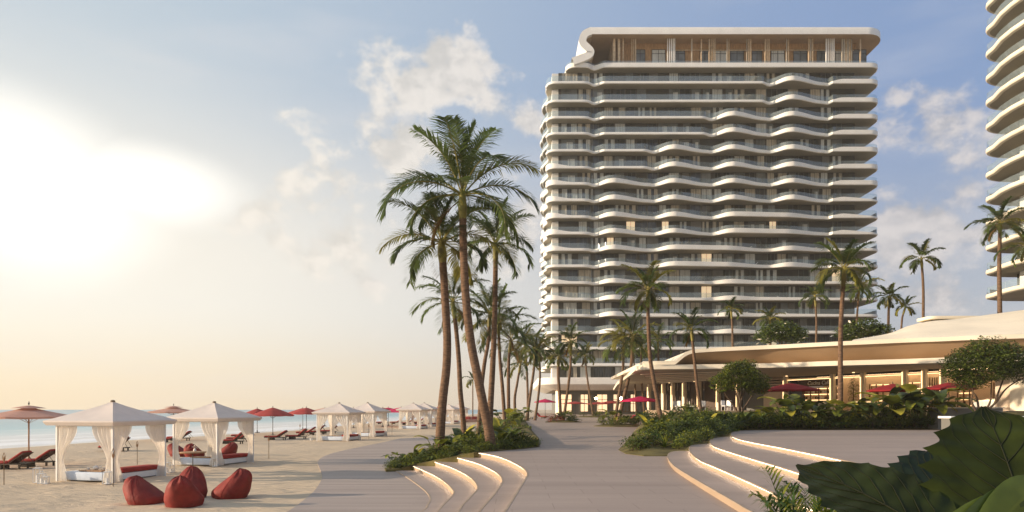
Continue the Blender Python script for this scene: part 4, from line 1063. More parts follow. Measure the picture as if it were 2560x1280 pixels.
palm('thin palm behind the magenta parasol', [(1612, 1030), (1606, 975), (1602, 925), (1603, 885)], 100, 3.19, 1.6, 41, False, .17, .13, 12, 20, GQ)
palm('thin palm with crown touching the canopy tip', [(1592, 1030), (1588, 970), (1586, 920), (1584, 895)], 104, 3.02, 1.6, 46, False, .16, .12, 12, 18, GQ)
palm('tall palm with leaning orange lit trunk at the hedge corner', [(1655, 1058), (1646, 1010), (1634, 950), (1625, 890), (1621, 820), (1620, 765)], 52, 2.77, 1.7, 42, True, .19, .13, 15, 32, GQ, shaft=1.5)
palm('middling palm leaning left out of the hedge before the canopy', [(1757, 1050), (1748, 1000), (1741, 950), (1735, 890), (1731, 850)], 55, 2.18, 2.2, 43, True, .16, .11, 12, 26, GQ, shaft=1.0)
palm('low palm half hidden behind the leaning orange trunk', [(1645, 1020), (1647, 960), (1646, 900), (1645, 870)], 100, 3.19, 2, 44, False, .2, .15, 12, 20, GQ)
palm('very tall palm with straight dark trunk before the restaurant', [(2098, 1048), (2101, 980), (2101, 900), (2102, 820), (2105, 760), (2108, 715)], 50.5, 2.94, 2.2, 45, True, .2, .14, 16, 36, GQ, shaft=1.6)
GR = 'palm trees rising behind the restaurant roof'
palm('slim palm behind the roof with feathery yellow green crown', [(2039, 870), (2041, 810), (2039, 765)], 78, 2.18, 8.7, 50, False, .13, .1, 12, 22, GR)
palm('palm behind the roof just right of the tallest trunk', [(2137, 865), (2142, 800), (2146, 745)], 78, 2.69, 8.7, 51, False, .14, .1, 12, 22, GR)
palm('spreading palm behind the roof where the cream wedge begins', [(2220, 860), (2221, 800), (2222, 765)], 80, 2.27, 8.7, 52, False, .17, .13, 14, 24, GR)
palm('small dark palm nearly black against the sky behind the roof', [(2248, 850), (2254, 810), (2258, 785)], 96, 2.1, 8.5, 53, False, .16, .12, 9, 20, GR)
palm('lone tall palm silhouetted against open sky', [(2306, 880), (2308, 790), (2308, 720), (2305, 668)], 84, 2.94, 6, 54, False, .19, .14, 12, 24, GR)
palm('tall palm overlapping the right hand tower', [(2502, 850), (2499, 750), (2498, 660), (2500, 580)], 82, 3.53, 6, 55, False, .30, .2, 14, 26, GR)
palm('short palm with orange crown above the canopy tip', [(1832, 880), (1831, 830), (1829, 795)], 82, 1.85, 8.7, 56, False, .15, .1, 12, 20, GR)
palm('dense low palm beside the left flowering bush', [(1924, 880), (1926, 840), (1926, 820)], 80, 2.02, 8.7, 57, False, .15, .1, 13, 20, GR)
palm('palm at the right picture edge with fronds over the corner tower', [(2575, 850), (2572, 740), (2568, 640)], 80, 3.53, 6, 58, False, .22, .16, 13, 24, GR)

# ------------------------------------------------------------------ leaf clumps
def leafcloud(b, c, rad, n, size, ms, rnd, shell=.55, tall=1.0):
    c = Vector(c)
    for _ in range(n):
        while True:
            v = Vector((rnd.uniform(-1, 1), rnd.uniform(-1, 1), rnd.uniform(-1, 1)))
            if shell * shell < v.length_squared <= 1 or (v.length_squared < 1 and rnd.random() < .25): break
        nz = mnoise.noise(v * 1.9 + c * .7)
        v *= (1 + .35 * nz)
        if mnoise.noise(v * 3.3 + c) < -.22 and rnd.random() < .75: continue
        p = c + Vector((v.x * rad[0], v.y * rad[1], v.z * rad[2]))
        s = size * rnd.uniform(.6, 1.4); a = rnd.uniform(0, 6.28); t = rnd.uniform(-.7, .9)
        d = Vector((math.cos(a) * math.cos(t), math.sin(a) * math.cos(t), math.sin(t) * .8)); w = d.cross(Vector((rnd.uniform(-1, 1), rnd.uniform(-1, 1), 1))).normalized()
        b.add([p, p + d * s * .5 + w * s * .26, p + d * s, p + d * s * .5 - w * s * .26], [(0, 1, 2, 3)], rnd.choice(ms))
def blade(b, base, az, L, w, el, droop, m, n=7, fold=.25, prof=None):
    """a folded arching leaf"""
    pts = [Vector(base)]; e = el
    for i in range(n):
        e -= droop / n * (.4 + 1.2 * i / n); pts.append(pts[-1] + Vector((math.cos(az) * math.cos(e), math.sin(az) * math.cos(e), math.sin(e))) * L / n)
    S = Vector((-math.sin(az), math.cos(az), 0)); rows = []
    for i, p in enumerate(pts):
        t = i / n; ww = w * (prof(t) if prof else max(.04, math.sin(math.pi * min(1, .08 + .92 * t)) ** .75))
        T = (pts[min(i + 1, n)] - pts[max(i - 1, 0)]).normalized(); Nn = S.cross(T)
        if Nn.z < 0: Nn = -Nn
        rows.append([p - S * ww / 2 + Nn * ww * fold, p, p + S * ww / 2 + Nn * ww * fold])
    b.grid(rows, m)
def paddle(t): return .03 if t < .28 else max(.02, math.sin(math.pi * ((t - .28) / .72) ** .8) ** .6)
rl = random.Random(77)
def mk_shrub(ms, n=420, size=.13):
    b = MB()
    for k in range(5): b.tube([(0, 0, -.1), (rl.uniform(-.2, .2), rl.uniform(-.2, .2), .35)], [.02, .01], 'branch', 4)
    for k in range(6): leafcloud(b, (rl.uniform(-.38, .38), rl.uniform(-.38, .38), rl.uniform(.22, .55)), (.36, .36, .30), n // 6, size, ms, rl)
    return b
def mk_broad(ms, n=10, L=1.3, w=.34):
    b = MB()
    for k in range(n): blade(b, (rl.uniform(-.08, .08), rl.uniform(-.08, .08), 0), 2.4 * k + rl.uniform(-.3, .3), L * rl.uniform(.7, 1.15), w * rl.uniform(.8, 1.2), R(rl.uniform(52, 84)), R(rl.uniform(45, 110)), rl.choice(ms), 9, .16, paddle)
    return b
def mk_spiky(ms, n=22, L=.9, w=.09):
    b = MB()
    for k in range(n): blade(b, (0, 0, 0), 2.4 * k, L * rl.uniform(.7, 1.1), w, R(85 - 62 * k / n), R(rl.uniform(15, 60)), rl.choice(ms), 6, .3)
    return b
def mk_fern(ms, n=13, L=.9):
    global rp; rp = rl; b = MB()
    for k in range(n): frond(b, (0, 0, 0), 2.4 * k, R(rl.uniform(35, 75) if L < 1.2 else rl.uniform(55, 85)), L * rl.uniform(.8, 1.1), R(rl.uniform(60, 100)), rl.choice(ms), 16, .05, 'leaf_fern')
    return b
def heart(t): return max(.03, (1 - t) ** .55 * min(1, (t + .03) * 7)) if t > .0 else .5
def mk_ear(ms, n=7, L=1.0):
    """elephant ear: stalks carrying broad heart leaves"""
    b = MB()
    for k in range(n):
        az = 2.4 * k + rl.uniform(-.4, .4); h = L * rl.uniform(.5, 1.15); q = Vector((math.cos(az) * .4 * L, math.sin(az) * .4 * L, h))
        b.tube([(0, 0, 0), q * .5 + Vector((0, 0, .15)), q], [.03, .022, .015], 'leaf_green', 5); m = rl.choice(ms)
        blade(b, q, az + rl.uniform(-.5, .5), L * rl.uniform(.7, 1.0), L * rl.uniform(.55, .8), R(rl.uniform(0, 45)), R(rl.uniform(40, 95)), m, 9, .14, heart)
    return b
KINDS_ = {
 'low_shrub': [mk_shrub(['leaf_deep', 'leaf_green', 'leaf_green', 'leaf_lime'], 520, .12), mk_shrub(['leaf_deep', 'leaf_deep', 'leaf_green'], 560, .10), mk_shrub(['leaf_green', 'leaf_lime', 'leaf_deep'], 480, .14)],
 'broadleaf_plant': [mk_broad(['leaf_green', 'leaf_lime', 'leaf_deep', 'leaf_green']), mk_broad(['leaf_green', 'leaf_lime', 'leaf_sunlit_yellow', 'leaf_deep'], 9, 1.2, .4), mk_broad(['leaf_deep', 'leaf_green'], 12, 1.25, .3)],
 'spiky_plant': [mk_spiky(['leaf_green', 'leaf_deep', 'leaf_lime']), mk_spiky(['leaf_deep', 'leaf_green'], 26, .8, .12)],
 'fern': [mk_fern(['leaf_fern', 'leaf_green']), mk_fern(['leaf_deep', 'leaf_fern'], 15, .8), mk_fern(['leaf_fern', 'leaf_fern', 'leaf_lime'], 18, 1.35)],
 'elephant_ear': [mk_ear(['leaf_green', 'leaf_lime', 'leaf_sunlit_yellow', 'leaf_lime', 'leaf_deep'], 9, 1.1), mk_ear(['leaf_deep', 'leaf_green', 'leaf_deep', 'leaf_lime'], 7, 1.0)],
}
PROT = {}
def plant(kind, var, loc, s, label, group, rz=None):
    key = (kind, var)
    if rz is None: rz = rl.uniform(0, 6.28)
    if key not in PROT:
        o = KINDS_[kind][var].build(kind, loc=loc, smooth=(kind != 'low_shrub')); PROT[key] = o
    else:
        o = PROT[key].copy(); COL.objects.link(o); o.location = loc
    o.scale = (s * rl.uniform(.92, 1.1), s * rl.uniform(.92, 1.1), s * rl.uniform(.88, 1.12)); o.rotation_euler = (0, 0, rz)
    return tag(o, label, {'low_shrub': 'shrub', 'broadleaf_plant': 'plant', 'spiky_plant': 'plant', 'fern': 'fern', 'elephant_ear': 'plant'}[kind], group)
WORD = {'low_shrub': 'leafy low shrub', 'broadleaf_plant': 'plant with paddle leaves', 'spiky_plant': 'spiky rosette plant', 'fern': 'feathery fern', 'elephant_ear': 'plant with broad heart leaves'}
import bisect
from mathutils.bvhtree import BVHTree
def surf(name):
    o = bpy.data.objects[name]; return BVHTree.FromPolygons([o.matrix_world @ v.co for v in o.data.vertices], [tuple(p.vertices) for p in o.data.polygons])
SL, SR = surf('planting_bed'), surf('planting_bank')
def drop(bv, x, y, default):
    h = bv.ray_cast(Vector((x, y, 30)), Vector((0, 0, -1))); return h[0].z if h[0] is not None else default
def zone(px, left):
    if left:
        for lim, w in ((1030, 'at the left bed tip beside the lowest step'), (1095, 'in the left bed left of the stout palm'), (1160, 'in the left bed between stout and slim palms'), (1225, 'in the left bed left of the leaning palm foot'), (1285, 'in the left bed right of the leaning palm foot'), (9999, 'at the right end of the left bed')):
            if px < lim: return w
    for lim, w in ((1640, 'at the left tip of the right bank'), (1700, 'in the right bank above the lawn tip'), (1760, 'in the right bank behind the first right steps'), (1835, 'in the right bank behind the upper steps'), (1920, 'in the right bank under the round tree'), (2020, 'in the right bank below the cafe sign'), (2110, 'in the right bank around the tall palm'), (2210, 'in the right bank before the open bays'), (2300, 'in the right bank below the bright red parasol'), (9999, 'at the bank end by the giant leaves')):
        if px < lim: return w
def sow(kind, var, px, Y, s, left):
    x = (px - 1280) / F * Y; z = drop(SL if left else SR, x, Y, .6 if left else 2.0)
    adj = {'low_shrub': 'dense', 'broadleaf_plant': 'arching', 'spiky_plant': 'stiff', 'fern': 'soft', 'elephant_ear': 'lush'}[kind]
    return plant(kind, var, (x, Y, z - .03), s, adj + ' ' + WORD[kind] + ' ' + zone(px, left), 'plants in the left bed' if left else 'plants in the right bank')
# left bed
for kind, var, px, Y, s in [('elephant_ear', 1, 985, 35.2, .55), ('low_shrub', 1, 1005, 35, .75), ('spiky_plant', 0, 1030, 35.0, .8), ('low_shrub', 0, 1045, 35.6, .9), ('broadleaf_plant', 1, 1040, 36.4, .85), ('low_shrub', 1, 1072, 35.5, .95), ('spiky_plant', 1, 1070, 36.6, 1.0), ('fern', 1, 1062, 34.8, .7),
        ('low_shrub', 2, 1098, 35.3, 1.0), ('low_shrub', 0, 1128, 35.0, 1.0), ('broadleaf_plant', 0, 1132, 37.5, 1.15), ('broadleaf_plant', 1, 1155, 38.5, 1.3), ('low_shrub', 1, 1152, 34.8, 1.0), ('fern', 0, 1120, 34.6, .8), ('low_shrub', 2, 1178, 35.0, 1.05), ('broadleaf_plant', 2, 1180, 37.6, 1.2),
        ('low_shrub', 0, 1202, 35.0, 1.0), ('spiky_plant', 0, 1200, 36.4, 1.1), ('low_shrub', 1, 1225, 36.6, 1.0), ('broadleaf_plant', 0, 1250, 36.8, 1.15), ('low_shrub', 1, 1255, 36.0, .95), ('spiky_plant', 1, 1272, 37.4, 1.25), ('broadleaf_plant', 2, 1282, 38.2, 1.2), ('low_shrub', 2, 1285, 37.4, .8), ('spiky_plant', 0, 1303, 38.0, 1.15), ('spiky_plant', 1, 1316, 38.8, 1.0), ('broadleaf_plant', 0, 1262, 40, 1.3), ('low_shrub', 0, 1222, 39.5, 1.2), ('low_shrub', 1, 1118, 39.0, 1.2), ('elephant_ear', 0, 1088, 36.0, .9),
        ('broadleaf_plant', 1, 1240, 47, 1.5), ('low_shrub', 0, 1250, 52, 1.5), ('elephant_ear', 0, 1262, 50, 1.3), ('low_shrub', 1, 1265, 62, 1.6), ('broadleaf_plant', 0, 1280, 64, 1.5), ('low_shrub', 2, 1290, 74, 1.6), ('spiky_plant', 1, 1296, 70, 1.5), ('low_shrub', 0, 1300, 88, 1.6), ('low_shrub', 1, 1312, 96, 1.7), ('elephant_ear', 1, 1305, 84, 1.3), ('low_shrub', 2, 1325, 104, 1.8), ('low_shrub', 1, 1200, 56, 1.3), ('low_shrub', 0, 1215, 66, 1.4), ('low_shrub', 2, 1150, 46, 1.2)]:
    sow(kind, var, px, Y, s, True)
# right bank
for px, Y, s in [(1632, 41.5, 1.0), (1648, 39, 1.05), (1668, 38.5, 1.0), (1690, 37.8, .95), (1660, 42, 1.1), (1684, 41, 1.15), (1708, 39.6, 1.1), (1730, 39.4, 1.1), (1752, 41, 1.15), (1712, 43, 1.2), (1740, 44, 1.2), (1775, 42.2, 1.15), (1798, 42.6, 1.05), (1768, 46, 1.2), (1800, 46, 1.2), (1822, 44.8, 1.1), (1845, 46.8, 1.1), (1870, 47.6, 1.1), (1898, 48, 1.1), (1925, 48.5, 1.1), (1952, 48.6, 1.05), (1980, 48.6, 1.0), (1840, 50, 1.3), (1880, 51, 1.3), (1920, 52, 1.2), (2010, 48.7, .95), (2040, 48.7, .9), (2075, 48.8, .95), (2110, 48.7, .85), (2145, 48.8, .9), (2180, 48.9, .8), (2215, 49, .9), (2250, 49, .75), (2285, 49.2, .8), (2320, 49.2, .8), (2350, 49.6, .9), (2000, 52, 1.2), (2060, 53, 1.1), (2140, 52, 1.2), (2190, 51.6, 1.2), (2290, 51.5, 1.1), (1630, 52, 1.2), (1670, 56, 1.2), (1700, 54, 1.2), (1640, 62, 1.2), (1720, 58, 1.2)]:
    sow('low_shrub', rl.choice((0, 1, 1, 2)), px, Y, s * 1.05, False)
for kind, var, px, Y, s in [('broadleaf_plant', 1, 1622, 42.5, 1.1), ('broadleaf_plant', 0, 1640, 40.5, 1.0), ('fern', 1, 1668, 37.6, .9), ('fern', 0, 1700, 37.6, .8), ('fern', 1, 1650, 37.9, .7), ('broadleaf_plant', 0, 1700, 43.5, .8), ('broadleaf_plant', 2, 1762, 47, 1.0), ('spiky_plant', 0, 1815, 47, 1.5), ('spiky_plant', 1, 1836, 46.2, 1.7), ('broadleaf_plant', 2, 1862, 47.5, 1.25), ('broadleaf_plant', 1, 1892, 48.5, 1.1), ('broadleaf_plant', 0, 1725, 52, 1.1), ('broadleaf_plant', 2, 1680, 58, 1.4),
        ('elephant_ear', 0, 1960, 49.5, 1.5), ('elephant_ear', 1, 1995, 49.8, 1.6), ('broadleaf_plant', 1, 2028, 50.5, 1.7), ('elephant_ear', 1, 2050, 49.4, 1.2), ('elephant_ear', 0, 2086, 49.2, 1.3), ('elephant_ear', 0, 2128, 49.2, 1.4), ('fern', 0, 2110, 48.6, 1.2), ('fern', 1, 2060, 48.6, 1.0), ('elephant_ear', 1, 2175, 50, 1.2), ('elephant_ear', 0, 2222, 49.2, 1.9), ('elephant_ear', 1, 2255, 49.5, 2.0), ('broadleaf_plant', 1, 2240, 50.0, 1.6), ('elephant_ear', 0, 2292, 49.4, 2.0), ('elephant_ear', 0, 2335, 49.2, 1.8), ('spiky_plant', 1, 2330, 48.9, .9), ('fern', 1, 2300, 48.8, 1.0), ('elephant_ear', 1, 2360, 50.5, 1.8), ('elephant_ear', 0, 1935, 50.5, 1.2), ('spiky_plant', 0, 1905, 48.2, 1.3), ('broadleaf_plant', 0, 2160, 53, 1.3), ('broadleaf_plant', 2, 1610, 60, 1.3), ('spiky_plant', 0, 1660, 46, 1.4)]:
    sow(kind, var, px, Y, s, False)
for px, Y, s in [(1630, 41, .8), (1662, 39.6, .75), (1694, 39, .8), (1720, 41.5, .85), (1748, 43, .95), (1775, 44.5, .9), (1806, 47, 1.0), (1830, 48.5, 1.05), (1858, 49, 1.05), (1884, 49.6, 1.0), (1915, 50, 1.1), (1945, 49.6, 1.1), (1985, 50.5, 1.1), (2075, 50.2, 1.1), (2150, 50.4, 1.0)]:
    sow('broadleaf_plant', rl.choice((1, 1, 0)), px, Y, s, False)
for px, Y, s in [(1950, 49.2, 1.2), (2010, 49.4, 1.3), (2110, 49.8, 1.3), (2200, 49.6, 1.4), (2270, 49.3, 1.6), (2310, 49.6, 1.7)]:
    sow('elephant_ear', 0, px, Y, s, False)
# rows of shrubs right along the edges of the beds
def edge_row(front, left, i0, i1, dy, step, s):
    P = [Vector(p) for p in front]; acc = 0
    for a, c in zip(P[i0:i1], P[i0 + 1:i1 + 1]):
        n = max(1, int((c - a).length / step))
        for k in range(n):
            v = a.lerp(c, (k + rl.uniform(.2, .8)) / n); d = (c - a); d.z = 0; d.normalize()
            X, Y = v.x - d.y * dy + rl.uniform(-.15, .15), v.y + d.x * dy + rl.uniform(-.1, .2)
            kind, var = rl.choice((('low_shrub', 0), ('low_shrub', 1), ('low_shrub', 2), ('low_shrub', 2), ('fern', 1), ('spiky_plant', 0)))
            sow(kind, var, 1280 + X / Y * F, Y, s * rl.uniform(.75, 1.15) * (.8 if kind != 'low_shrub' else 1), left)
edge_row(RB_front, False, 7, 13, .55, .7, .8); edge_row(RB_front, False, 7, 13, 1.4, .95, 1.0); edge_row(RB_front, False, 7, 10, 2.4, 1.0, 1.15); edge_row(RB_front, False, 6, 7, 2.4, .7, .95)
edge_row(LB_front, True, 2, 10, .32, .55, .6)
# ground cover below them
def cover(name, bv, pts, n, label):
    b = MB()
    for _ in range(n):
        px, Y = pts[rl.randrange(len(pts))]; x = (px + rl.uniform(-40, 40) - 1280) / F * Y; y = Y + rl.uniform(-1, 4)
        h = bv.ray_cast(Vector((x, y, 30)), Vector((0, 0, -1)))
        if h[0] is None: continue
        a = rl.uniform(0, 6.28); s = rl.uniform(.08, .22); p = h[0]
        d = Vector((math.cos(a), math.sin(a), rl.uniform(.4, 1.4))) * s; w = Vector((-math.sin(a), math.cos(a), 0)) * s * .3
        b.add([p - w * .3, p + w * .3, p + d * .6 + w, p + d, p + d * .6 - w], [(0, 1, 2, 3, 4)], rl.choice(('leaf_deep', 'leaf_green', 'leaf_green', 'leaf_lime')))
    o = b.build(name); tag(o, label, 'ground cover', kind='stuff')
cover('ground_cover', SL, [(990 + 10 * k, 35 + k * .06) for k in range(34)] + [(1290, 60), (1300, 90)], 5000, 'low green ground cover filling the left planting bed')
cover('ground_cover', SR, [(1650 + 18 * k, 39 + min(9, k * .6)) for k in range(40)] + [(1640, 55), (1630, 60)], 9000, 'low green ground cover filling the right planting bank')
# small islands further along the promenade
def island(px, Y, rx, ry, name='planting_island'):
    x = (px - 1280) / F * Y; z = zprom(Y); b = MB(); b.lathe([(1.0, -.2), (1.0, .04), (.7, .18), (.3, .26), (.01, .28)], (0, 0, 0), 'soil', 24)
    o = b.build(name, smooth=50, loc=(x, Y, z)); o.scale = (rx, ry, 1); structure(o); return x, z
for px, Y, rx, ry, items, wh in [(1408, 89, 2.4, 1.6, [('low_shrub', 0, -1.2, .3, 1.2), ('elephant_ear', 1, 0, -.6, 1.1), ('low_shrub', 2, 1.2, .1, 1.3), ('spiky_plant', 1, .8, -.8, 1.2), ('broadleaf_plant', 2, -.3, .3, 1.3), ('fern', 0, 1.6, -.3, 1.1)], 'on the island with the red flowers'),
                            (1484, 119, 3.2, 1.6, [('low_shrub', 1, -1.8, .2, 1.1), ('low_shrub', 2, 1.0, .3, 1.2), ('low_shrub', 0, 2.4, .0, 1.0), ('spiky_plant', 0, .3, -.5, 1.6)], 'on the low green patch before the lobby'),
                            (1553, 74, 3.0, 2.4, [('low_shrub', 0, -1.2, -1.2, 1.3), ('low_shrub', 2, -.2, -1.3, 1.2), ('low_shrub', 1, .8, -.9, 1.2), ('elephant_ear', 0, -1.0, .4, 1.2), ('low_shrub', 0, 1.6, .8, 1.5), ('broadleaf_plant', 1, 2.0, 1.0, 1.4), ('broadleaf_plant', 0, .7, 1.4, 1.3), ('low_shrub', 2, -2.0, -.3, 1.1)], 'on the island of the twin palms')]:
    x, z = island(px, Y, rx, ry)
    for kind, var, ox, oy, s in items: plant(kind, var, (x + ox, Y + oy, z + .1), s, {'low_shrub': 'dense', 'broadleaf_plant': 'arching', 'spiky_plant': 'stiff', 'fern': 'soft', 'elephant_ear': 'lush'}[kind] + ' ' + WORD[kind] + ' ' + wh, 'plants on the promenade islands')
b = MB(); 
for k in range(4): leafcloud(b, (-.7 + .5 * k, 0, .55), (.5, .5, .45), 130, .16, ['flower_red', 'flower_red', 'leaf_green', 'cloth_red'], rl)
x = (1385 - 1280) / F * 88; o = b.build('flowering_shrub', loc=(x, 88.2, zprom(88))); tag(o, 'bush covered in red flowers at the foot of the palm island', 'shrub')

# ------------------------------------------------------------------ small leaved trees and roof garden bushes
def tree(label, base, stems, clumps, leaves, size, ms, cat='tree', fl=0):
    root = empty('garden_tree', label, cat, base); base = Vector(base)
    b = MB()
    for st in stems: 
        P = smooth_path([Vector(p) for p in st], 5); b.tube(P, [max(.015, .085 * (1 - .8 * i / len(P))) for i in range(len(P))], 'branch', 7)
    b.build('trunk', root, smooth=True)
    b = MB(); tot = sum(c[1][0] * c[1][2] for c in clumps)
    for c, r in clumps: leafcloud(b, c, r, int(leaves * r[0] * r[2] / tot), size, ms, rl, .3)
    b.build('crown', root)
    if fl:
        b = MB()
        for c, r in clumps: leafcloud(b, c, (r[0] * 1.03, r[1] * 1.03, r[2] * 1.03), fl, size * 1.5, ['flower'], rl, .95)
        b.build('blossom', root)
    return root
q = at(1848, 1040, 54); q.z = 2.4
tree('round small leaved tree with several thin stems left of the cafe', q,
     [[(0, 0, 0), (-.3, 0, .8), (-1.0, .1, 1.8), (-1.5, .2, 2.7)], [(0, 0, 0), (.1, .1, 1.0), (.1, .2, 2.2), (.0, 0, 3.6)], [(.1, 0, 0), (.35, -.1, .8), (.9, -.1, 1.7), (1.4, 0, 2.6)], [(.1, 0, .2), (.2, .3, 1.2), (.7, .6, 2.4), (.8, .6, 3.2)], [(0, 0, 0), (-.15, -.3, 1.1), (-.5, -.5, 2.3), (-.7, -.5, 3.4)]],
     [((0, 0, 3.3), (1.5, 1.4, 1.2)), ((-1.3, .1, 2.9), (1.0, 1.0, .8)), ((1.3, 0, 2.8), (1.1, 1.0, .95)), ((.5, .2, 4.0), (1.0, .9, .7)), ((-.6, 0, 3.9), (.8, .8, .6)), ((1.9, .1, 2.4), (.6, .6, .5))], 14000, .155, ['leaf_deep', 'leaf_green', 'leaf_green', 'leaf_lime'])
q = at(2462, 1010, 46); q.z = 3.0
tree('broad small leaved tree with dark forking stems at the right edge', q,
     [[(-.6, 0, 0), (-.9, 0, .7), (-.8, 0, 1.4), (-1.2, .1, 2.4)], [(-.4, 0, 0), (-.45, .1, .8), (-.7, .2, 1.6), (-.2, .2, 2.8)], [(0, 0, 0), (.35, 0, .6), (.5, .1, 1.4), (.6, .2, 2.8)], [(.1, 0, 0), (.75, 0, .6), (1.5, .1, 1.5), (2.4, .1, 2.1), (3.2, 0, 2.4)], [(.7, 0, .55), (1.0, .1, 1.3), (1.4, .2, 2.2), (1.5, .2, 3.0)]],
     [((-.3, 0, 3.0), (1.9, 1.6, 1.5)), ((-1.6, .1, 3.2), (1.2, 1.1, 1.1)), ((1.2, 0, 3.3), (1.7, 1.4, 1.2)), ((.2, .2, 4.2), (1.5, 1.2, .8)), ((2.6, 0, 2.9), (1.3, 1.1, 1.0)), ((-.9, .2, 2.1), (1.2, 1.0, .7)), ((1.9, .3, 4.0), (1.0, .9, .7)), ((-2.4, 0, 2.6), (.6, .6, .4))], 26000, .15, ['leaf_deep', 'leaf_deep', 'leaf_green', 'leaf_green'])
for px, w_, Y, lab in ((1955, 62, 72, 'dome shaped dark bush with white blossoms on the roof, left one'), (2160, 68, 72, 'dome shaped dark bush with white blossoms behind the tall straight trunk')):
    s = w_ * Y / F
    tree(lab, ((px - 1280) / F * Y, Y, 8.75 if px < 2000 else 9.0), [[(0, 0, 0), (-.2, 0, 1.2), (-.8, 0, 2.2)], [(0, 0, 0), (.3, .1, 1.1), (.7, .1, 2.3)], [(0, 0, 0), (0, .1, 2.6)]],
         [((0, 0, 2.6), (s * .75, s * .6, 1.15)), ((-s * .55, 0, 2.2), (s * .5, s * .5, .9)), ((s * .55, 0, 2.2), (s * .5, s * .5, .9))], 4600, .30, ['leaf_deep', 'leaf_deep', 'leaf_green'], 'tree', 16)
q = colp(2160, -1.6)
tree('narrow clipped green tree before a lit restaurant column', q, [[(0, 0, 0), (0, 0, 1.5), (0, 0, 2.6)]], [((0, 0, 1.5), (.55, .55, .9)), ((0, 0, 2.3), (.6, .6, .7)), ((.05, 0, 2.9), (.4, .4, .45))], 1500, 0.11, ['leaf_deep', 'leaf_green', 'leaf_lime'])

# ------------------------------------------------------------------ giant leaves close to the camera
def giant(root, base, tip, width, nrm, m, bend=.12, teeth=9, cup=.10):
    base, tip, nrm = Vector(base), Vector(tip), Vector(nrm).normalized(); ax = tip - base; L = ax.length; ax.normalize(); side = ax.cross(nrm).normalized(); nn_ = side.cross(ax).normalized()
    NL, NW = 72, 9; rows = []
    for i in range(NL + 1):
        t = i / NL; pr = (math.sin(math.pi * (t * .93 + .045) ** .78)) ** .75
        if t > .9: pr *= (1 - t) / .1 * .75 + .25
        row = []
        for j in range(-NW, NW + 1):
            s = j / NW; ph = (t * teeth + (.3 if s > 0 else 0)) % 1.0
            lob = 1 - .17 * abs(math.sin(math.pi * ph)) ** .8 * abs(s) ** 4
            w = width / 2 * pr * lob * s
            fw = L * (t + .08 * abs(s) ** 1.2 * (1 - t))
            z = bend * L * (math.sin(math.pi * t * .9)) + cup * abs(w) + .007 * L * abs(s) * math.sin(2 * math.pi * t * teeth)
            row.append(base + ax * fw + side * w + nn_ * z)
        rows.append(row)
    b = MB(); b.grid(rows, m); lf = b.build('leaf_blade', root, smooth=True)
    v = MB(); v.tube([rows[i][NW] + nn_ * .003 for i in range(0, NL + 1, 3)], [.0075 * (1 - .8 * i / 24) for i in range(0, 25)], 'leaf_vein', 6)
    for k in range(1, teeth):
        i0 = int(NL * k / teeth * .96); 
        for sg in (-1, 1): v.tube([rows[min(NL, i0 + int(3.2 * q))][NW + sg * q] + nn_ * .003 for q in range(0, NW)], [.003 * (1 - .08 * q) for q in range(0, NW)], 'leaf_vein', 5)
    v.build('vein', lf, smooth=True); return lf
def gp(px, py, Y): return at(px, py, Y)
g0 = empty('giant_leaf_plant', 'huge dark green leaf filling the lower right corner', 'plant', (3.3, 3.9, 1.68)); G0 = Vector(g0.location)
giant(g0, gp(2600, 1440, 3.6) - G0, gp(2455, 1022, 4.3) - G0, 1.02, (-.25, -1, .35), 'leaf_giant', .06, 8)
b = MB(); b.tube([(0, 0, 0), (.15, -.1, .35), gp(2560, 1400, 3.72) - G0], [.035, .03, .02], 'leaf_green', 8); b.build('stalk', g0, smooth=True)
g1_ = empty('giant_leaf_plant', 'broad toothed dark green leaf pointing left in front of the right steps', 'plant', (2.7, 3.9, 1.68)); G1 = Vector(g1_.location)
giant(g1_, gp(2440, 1405, 3.5) - G1, gp(1990, 1168, 4.2) - G1, .86, (.25, -.75, .8), 'leaf_giant', .05, 8)
b = MB(); b.tube([(0, 0, 0), (.1, -.1, .3), gp(2436, 1392, 3.52) - G1], [.03, .025, .018], 'leaf_green', 8); b.build('stalk', g1_, smooth=True)
g2 = empty('giant_leaf_plant', 'bluish toothed leaf half hidden between the two darkest giant leaves', 'plant', (2.75, 4.6, 1.68)); G2 = Vector(g2.location)
giant(g2, gp(2330, 1400, 4.2) - G2, gp(2330, 1128, 4.9) - G2, .72, (-.1, -.8, .6), 'leaf_bluish', .05, 8)
b = MB(); b.tube([(0, 0, 0), gp(2330, 1398, 4.22) - G2], [.03, .02], 'leaf_green', 8); b.build('stalk', g2, smooth=True)
g3 = empty('giant_leaf_plant', 'smooth olive leaf blade curving across the bottom right corner', 'plant', (2.5, 3.1, 1.68)); G3 = Vector(g3.location)
b = MB()
for k in range(3): 
    A, B = gp(2400 - 70 * k, 1420, 2.9), gp(2640 + 40 * k, 1215 + 26 * k, 3.1); rows = []
    for i in range(15):
        t = i / 14; p = A.lerp(B, t) + Vector((0, 0, .10 * math.sin(math.pi * t))); w = .085 * math.sin(math.pi * min(1, t * .9 + .1)) + .01
        rows.append([p - G3 + Vector((-.3 * w, 0, w)), p - G3 + Vector((0, -.02, 0)), p - G3 + Vector((.3 * w, 0, -w))])
    b.grid(rows, ('leaf_green', 'leaf_deep', 'leaf_green')[k])
b.build('leaf_blade', g3, smooth=True); b = MB(); b.tube([(0, 0, 0), gp(2400, 1420, 2.92) - G3], .02, 'leaf_green', 6); b.build('stalk', g3)
b = MB(); b.prism([(1.3, 7.0), (1.2, 2.2), (9, 2.2), (9, 6.0), (3.5, 7.2)], .98, 1.66, 'soil'); structure(b.build('planting_mound'))
